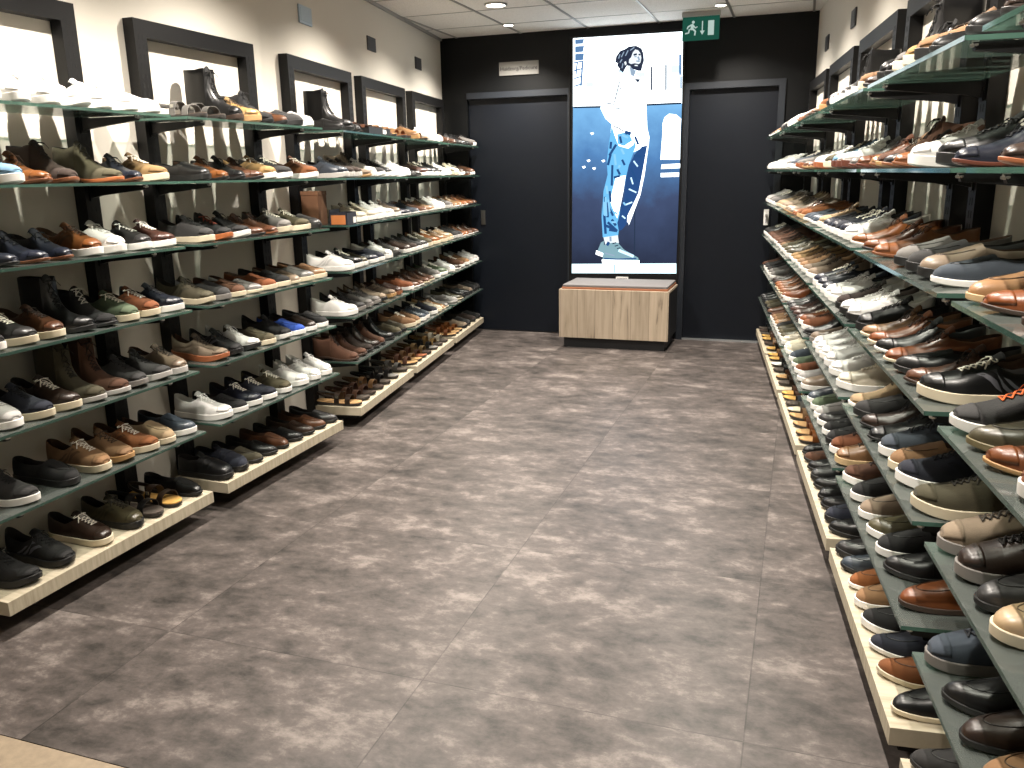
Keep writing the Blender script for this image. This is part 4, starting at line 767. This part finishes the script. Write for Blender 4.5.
TABLE = """L10|2038 snWW 2154 snWW 2270 snWW 2386 ruWW 2502 snWW 2618 snWW 2734 slWL
L11|3028 saGK 3153 saGK 3269 boKN 3385 snYT 3501 chKK 3617 loBK 3733 slDK 3849 slLW
L12|-3204 loKK -3077 boKK -2950 loKK -2824 saNK -2688 saBK -2538 saNB -2422 saNB -2306 saTT
L13|-2109 saTB -1993 saTB -1808 snTT -1612 saBT -1457 snWW -1322 snWW -1206 snCW
L14|-1002 loBN -814 dbBN -617 dbDK -454 dbKK -338 dbKK -222 dbNK -106 snGW
L20|1956 dbBT 2072 snRW 2188 dbOB 2304 chNB 2499 chVO 2618 dbUB 2734 snYC
L21|3007 slKK 3127 dbOK 3243 dbKK 3365 dbBK 3484 snYW 3601 snDW 3849 snOW
L22|-3204 snHL -3088 snNL -2970 snNL -2850 chPT -2729 snWW -2584 ruDW -2451 snKW -2306 snWW
L23|-2078 snWW -1962 dbDK -1846 dbDK -1650 snMW -1531 snKW -1412 snKW -1249 snKW
L24|-1014 snWW -880 ruVC -717 snCC -546 snNW -368 dbNB -180 snBW
L30|2003 dbUK 2119 dbUB 2235 dbUB 2370 snOW 2486 snWW 2618 snDW 2734 snMW
L31|2995 snDC 3111 ruKO 3227 ruKW 3343 dbBK 3459 dbBB 3581 snGC 3733 snVC 3849 slDK
L32|-2959 snCW -2789 snCW -2626 snWW -2453 snWW -2310 snPW
L33|-2109 dbUW -1909 dbHW -1712 dbBW -1530 dbTW -1337 snWW -1206 snWW
L34|-977 slGL -817 dbTW -649 dbTW -473 dbOW -287 dbOK -133 dbBK
L40|1911 snDW 2033 snDC 2154 snBC 2270 boKK 2386 chKK 2502 snEC 2618 snFC 2734 snUW
L41|2947 ruVC 3060 slDG 3172 slBC 3285 loGC 3398 slFC 3511 slKC 3623 loPC 3736 slGC 3849 slTC
L42|-3195 snWW -3069 snKW -2953 slVW -2797 slUW -2669 slUW -2514 snWW -2351 snGK
L43|-2109 snNW -1993 snNW -1876 snDW -1735 snDW -1594 snVC -1402 snOC -1206 snTC
L44|-1014 snSC -831 snDL -715 snDL -599 dbOW -469 dbOW -319 dbBW -125 dbBL
L50|1826 snGW 1939 snLW 2053 snUC 2166 snNC 2280 boVL 2393 boBL 2506 ruDG 2620 ruDL 2734 snPL
L51|2993 ruPF 3109 ruKK 3225 ruWK 3351 slVC 3501 ruKW 3617 slQW 3733 slNW 3849 slKW
L52|-3192 snWW -3064 ruDG -2917 ruGG -2801 ruGG -2685 ruPK -2495 ruPT -2350 slMB
L53|-2106 slFW -1986 dbBW -1865 dbBW -1722 dbBC -1578 dbBC -1410 snGW -1233 snEW
L54|-984 snWW -819 dbNW -646 snBW -465 snTW -310 snLW -155 snLW
L60|1943 snDW 2123 slKK 2270 snTC 2386 ruTT 2502 snOC 2618 slSC 2734 slHW
L61|2971 snWW 3087 slKW 3203 snUW 3319 snUW 3457 snVW 3603 snWW 3733 snWW 3849 snWW
L62|-3204 chBN -3088 chBN -2972 chNK -2856 chNK -2740 chBK -2578 chKK -2422 slVK -2306 slVK
L63|-2104 snTC -1981 snTC -1865 snHW -1749 snHW -1561 snUW -1438 slCC -1322 dbTC -1206 dbGC
L64|-954 loLL -784 dbVC -643 slKK -498 loKK -382 slPK -222 slKK -106 slKK
L70|1891 ruKK 2046 ruKK 2227 snNC 2386 snVK 2502 saKK 2618 saNY 2734 loKK
L71|2947 veKK 3060 veUK 3172 loVK 3285 loKK 3398 loBK 3511 loKK 3623 loNK 3736 loBK 3849 loDK
L72|-3204 saNT -3087 saBK -2965 saBN -2818 saTN -2683 saKK -2520 saDG -2325 saGK
L73|-2109 saBT -1993 saTT -1869 saBF -1737 saYN -1572 saKG -1428 saYK -1278 saCK
L74|-1014 saFT -898 saOT -782 saOT -642 slPK -494 slDK -300 slNK -139 slKK
R10|-315 boNN -146 chNK
R11|62 loKK 346 loKK 462 snTK 581 snYC 711 snGC 831 chKK 964 boKK
R12|1156 dbNK 1295 snTC 1421 slDW 1547 slDW 1697 slDW 1832 snLW 1948 snLW 2064 boKK
R13|2275 snOT 2454 dbTN 2584 dbBN 2700 dbBN 2816 dbBN 2932 dbBB 3048 dbFB 3164 dbFB
R14|3386 snWW 3536 snWW 3660 snWW 3785 snWW 3958 snGK 4131 snGK 4258 snGK
R15|4523 dbTW 4700 dbTW 4876 dbBW 5075 dbBW 5273 dbKW
R20|-522 dbBF -406 dbMF -244 dbNF
R21|56 dbUM 172 snKK 450 snWW 616 dbOB 732 dbDB 848 chBT 964 dbTB
R22|1173 dbFM 1354 dbGM 1538 snWM 1655 snWM 1771 snRM 1888 snVC 2006 snVC
R23|2256 snWF 2372 snWF 2488 dbBT 2627 dbBT 2787 dbBT 2947 ruGF 3115 ruGF
R24|3356 snHW 3487 snHW 3618 ruGW 3788 ruGW 3958 snWW 4111 snWW 4264 snWW
R25|4472 snWW 4607 snWW 4742 snWW 4878 snWW 5024 snWW 5171 snWW 5318 snWW
R30|-581 loBK -437 loKN -262 dbFN -146 loTS
R31|125 loHW 241 slPK 368 slDK 510 slGK 776 dbOB 942 dbFK
R32|1156 dbOW 1343 snWW 1465 snUW 1581 snUW 1697 snUW 1813 slUW 1931 slUW 2064 snSW
R33|2256 loHW 2372 loHW 2488 loHW 2605 loHW 2777 slOS 2932 slOS 3048 dbOB 3164 dbOB
R34|3356 dbPT 3472 dbPT 3633 dbPT 3778 ruPC 3894 ruPC 4010 ruSC 4126 ruSC 4242 ruSC
R35|4485 slDW 4637 snGW 4789 snGW 4957 snGW 5124 snLW 5294 snLW
R40|-517 snFW -378 dbFT -262 loVV -146 ruDW
R41|115 snKC 239 dbBN 361 loKK 492 dbFC 616 dbKW 732 dbFC 848 dbTC 964 snKK
R42|1156 snWK 1272 snWK 1388 snNK 1581 snWW 1706 snWW 1831 slUW 1948 snUW 2064 snUW
R43|2333 ruPW 2530 ruPW 2686 ruTW 2842 ruTW 3003 ruYW 3164 ruYW
R44|3393 snVW 3550 snVW 3729 snVW 3909 ruTW 4087 ruBW 4264 ruBW
R45|4456 ruBW 4572 ruBW 4688 ruBW 4804 ruBW 4928 ruBW 5112 snDW 5228 snDW 5344 snDW
R50|-659 snQW -494 slSC -378 loDK -262 snNG -146 snPG
R51|64 snVC 239 snUW 355 slTC 476 snHW 609 dbKK 731 dbNK 848 slDK 964 chSW
R52|1219 snCW 1419 snWW 1589 snWW 1705 snWW 1821 snWW 1937 snWW 2053 slPG
R53|2256 dbKK 2392 snFW 2522 snFW 2652 dbMK 2816 dbMK 2932 dbMK 3048 dbDK 3164 dbDK
R54|3356 snFW 3534 dbOW 3667 dbOC 3800 dbOC 3916 dbOC 4032 dbOK 4148 dbNK 4264 dbNK
R55|4498 slGW 4661 slGW 4828 slDW 4995 slDW 5112 slDW 5228 slBK 5344 dbBK
R60|-526 loTK -410 loNK -294 loKK -146 snHG
R61|110 loFN 279 loKK 395 slKW 516 slVW 663 slPW 809 slKW 955 snBW
R62|1156 snTS 1272 snFW 1388 slKK 1504 slKW 1620 slDW 1736 slLW 1878 slEW 2000 slHW
R63|2256 slPW 2397 slLW 2570 slFW 2716 slEW 2884 snHW 3048 snCW 3164 snCW
R64|3357 snCW 3470 slVW 3584 slVW 3697 slVW 3810 slDW 3924 snTW 4037 snTW 4151 snTW 4264 slBW
R65|4521 dbBK 4671 slVK 4820 slVK 4973 dbKK 5112 dbKK 5228 dbKK 5344 dbKK
R70|-146 loDK
R71|75 loKC 226 loOC 354 loUW 474 slKW 616 slTW 732 loOW 848 loHK 964 slDK
R72|1156 loKK 1269 slUK 1383 loKK 1496 loKK 1610 loKK 1724 slDK 1837 loKK 1951 loBK 2064 loKK
R73|2256 saOT 2372 saOT 2512 saFT 2665 saTT 2802 saGC 2932 saHK 3048 saBY 3164 saBY
R74|3423 saNK 3583 saBT 3783 saKK 3955 saDW 4140 saBY 4264 saTY
R75|4488 saNY 4683 saTN 4864 saBY 4980 saBY 5096 saKK 5228 saKN 5344 saKK"""
for line in TABLE.split('\n'):
    key, rest = line.split('|'); side, lv, bi = key[0], int(key[1]), int(key[2])
    o, dd, nn, w = BAYS[side, bi]; q = rest.split(); items = list(zip(q[0::2], q[1::2]))
    if side == 'R' and bi == 5: pass
    for idx, (tm, code) in enumerate(items):
        t = int(tm) / 1000; ty, cu, cs = code[:2], code[2], code[3]
        if side == 'L' and bi < 2: p = Vector((LX, t, 0))
        elif side == 'L': p = cornL + dL * t
        else: p = R0 + dR * t
        back = .333 - LEN / 2 if ty != 'db' else .336 - LEN / 2
        p = p + nn * back; p.z = ZL[lv] + .0002
        near = (side == 'L' and bi < 3) or (side == 'R' and bi < 3)
        make_shoe(side, lv, bi, idx, len(items), p, math.atan2(nn.y, nn.x), ty, cu, cs, near)

E_SPOT = 240; E_AISLE = 3; E_FRONT = 5; EXPO = 0.14
# ------------------------------------------------------------------ other things on the shelves
def put(side, t, off, z): 
    o = (Vector((LX, t, 0)) if side == 'N' else cornL + dL * t); nn = xv if side == 'N' else nL
    p = o + nn * off; p.z = z; return p

ba = math.atan2(nL.y, nL.x)
p = cornL + dL * -3.185 + nL * .20
tbx = empty('shoe_carton', (p.x, p.y, ZL[3] + .0002), ba); tag(tbx, 'small dark navy carton with white label, front edge of the third shelf, middle left bay', 'box')
mb = MB().box(.03, .135, -.07, .07, 0, .004).box(.03, .034, -.07, .07, 0, .085).box(.131, .135, -.07, .07, 0, .066).box(.03, .135, .066, .07, 0, .07).box(.03, .135, -.07, -.066, 0, .07)
mb.obj('carton_body', M['box_navy'], tbx)
MB().box(.1351, .1356, .02, .06, .008, .042).obj('white_label', M['label_w'], tbx)
MB().box(.04, .125, -.0706, -.0701, .004, .055).obj('orange_side', M['box_orange'], tbx)
p = cornL + dL * -3.20 + nL * .12
cb = empty('cardboard_box', (p.x, p.y, ZL[3] + .0002), ba); tag(cb, 'upright brown cardboard box behind the navy carton on the third shelf', 'box')
MB().box(-.05, .05, -.06, .06, 0, .185).obj('box_body', M['cardboard'], cb, bevel=.002)
MB().box(-.052, .052, -.062, .062, .165, .188).obj('lid', M['cardboard'], cb, bevel=.002)
for j, (s_, lab) in enumerate([(-2.665, 'low black display tray holding sandals on the top shelf, middle left bay')]):
    p = cornL + dL * s_ + nL * .2; tr = empty('display_tray', (p.x, p.y, ZL[1] + .0002), ba); tag(tr, lab, 'tray')
    mb = MB().box(-.13, .145, -.19, .19, 0, .0035)
    mb.box(.141, .145, -.19, .19, 0, .038).box(-.13, -.126, -.19, .19, 0, .03).box(-.13, .145, -.19, -.186, 0, .034).box(-.13, .145, .186, .19, 0, .034)
    mb.obj('tray_body', M['plinth'], tr)
    MB().box(.1452, .1456, .05, .11, .008, .03).obj('price_label', M['label_w'], tr)

# ------------------------------------------------------------------ ceiling downlights
def downlight(x, y, R_, label, energy, blend=.35, angle=80, aim=None, warm=(1, .92, .84)):
    e = empty('ceiling_downlight', (x, y, H)); tag(e, label, 'ceiling light', 'recessed ceiling spotlights')
    MB().lathe([(R_ * 1.18, -.001), (R_ * 1.2, -.006), (R_ * 1.02, -.012), (R_, -.010)], 24).obj('trim_ring', M['steel'], e, smooth=True)
    MB().lathe([(R_ * .97, -.0115), (R_ * .6, -.0145), (R_ * .1, -.016)], 20).obj('lamp_face', M['lamp'], e, smooth=True)
    l = bpy.data.lights.new('lamp_beam', 'SPOT'); l.energy = energy; l.spot_size = math.radians(angle); l.spot_blend = blend; l.color = warm; l.shadow_soft_size = .022
    lo = bpy.data.objects.new('lamp_beam', l); COL.objects.link(lo); lo.location = (x, y, H - .03)
    tgt = Vector(aim) if aim else Vector((x, y, 0)); lo.rotation_euler = (tgt - lo.location).to_track_quat('-Z', 'Y').to_euler()
M['lamp'] = emis('lamp_glow', 'fff0dc', 14)
k = 0
for (side, i), (o, dd, nn, w) in BAYS.items():
    c = o + dd * (w / 2)
    p = c + nn * (.74 if side == 'L' else .76); a = c + nn * .50; a.z = 0
    if (side, i) == ('L', 3): p = Vector((-2.18, 6.08, 0))
    downlight(p.x, p.y, .07 if (side, i) == ('L', 3) else .04, ('large' if (side, i) == ('L', 3) else 'small') + ' round ceiling spotlight above the %s' % bayname(side, i), E_SPOT * (1 if side == 'L' else .82), 1.0, 132, a, warm=(1, .92, .82))
for j, (x, y) in enumerate([(-1.2, .5), (-1.2, 2.6), (-1.2, 4.6)]):  # unseen aisle lamps, added to lift the floor brightness
    downlight(x, y, .06, 'added unseen round ceiling downlight over the middle of the aisle, %s from the front' % ORD[j], E_AISLE, .9, 120)
# unseen area lamp added as fill, standing in for light from the store front
l = bpy.data.lights.new('shop_front_fill', 'AREA'); l.shape = 'RECTANGLE'; l.size = 3.6; l.size_y = 2.2; l.energy = E_FRONT; l.color = (1, .95, .9)
lo = bpy.data.objects.new('shop_front_fill', l); COL.objects.link(lo); lo.location = (-1.0, Y0 - .05, 1.4); lo.rotation_euler = (pi / 2, 0, 0)
w_ = bpy.data.worlds.new('world'); SC.world = w_; w_.use_nodes = True
w_.node_tree.nodes['Background'].inputs[0].default_value = (1, .95, .9, 1); w_.node_tree.nodes['Background'].inputs[1].default_value = .06
SC.view_settings.view_transform = 'Standard'; SC.view_settings.look = 'None'; SC.view_settings.gamma = 1; SC.view_settings.use_curve_mapping = False
SC.view_settings.exposure = EXPO
SC.cycles.transparent_max_bounces = 16; SC.cycles.max_bounces = 8; SC.cycles.sample_clamp_indirect = 4; SC.cycles.caustics_reflective = False; SC.cycles.caustics_refractive = False
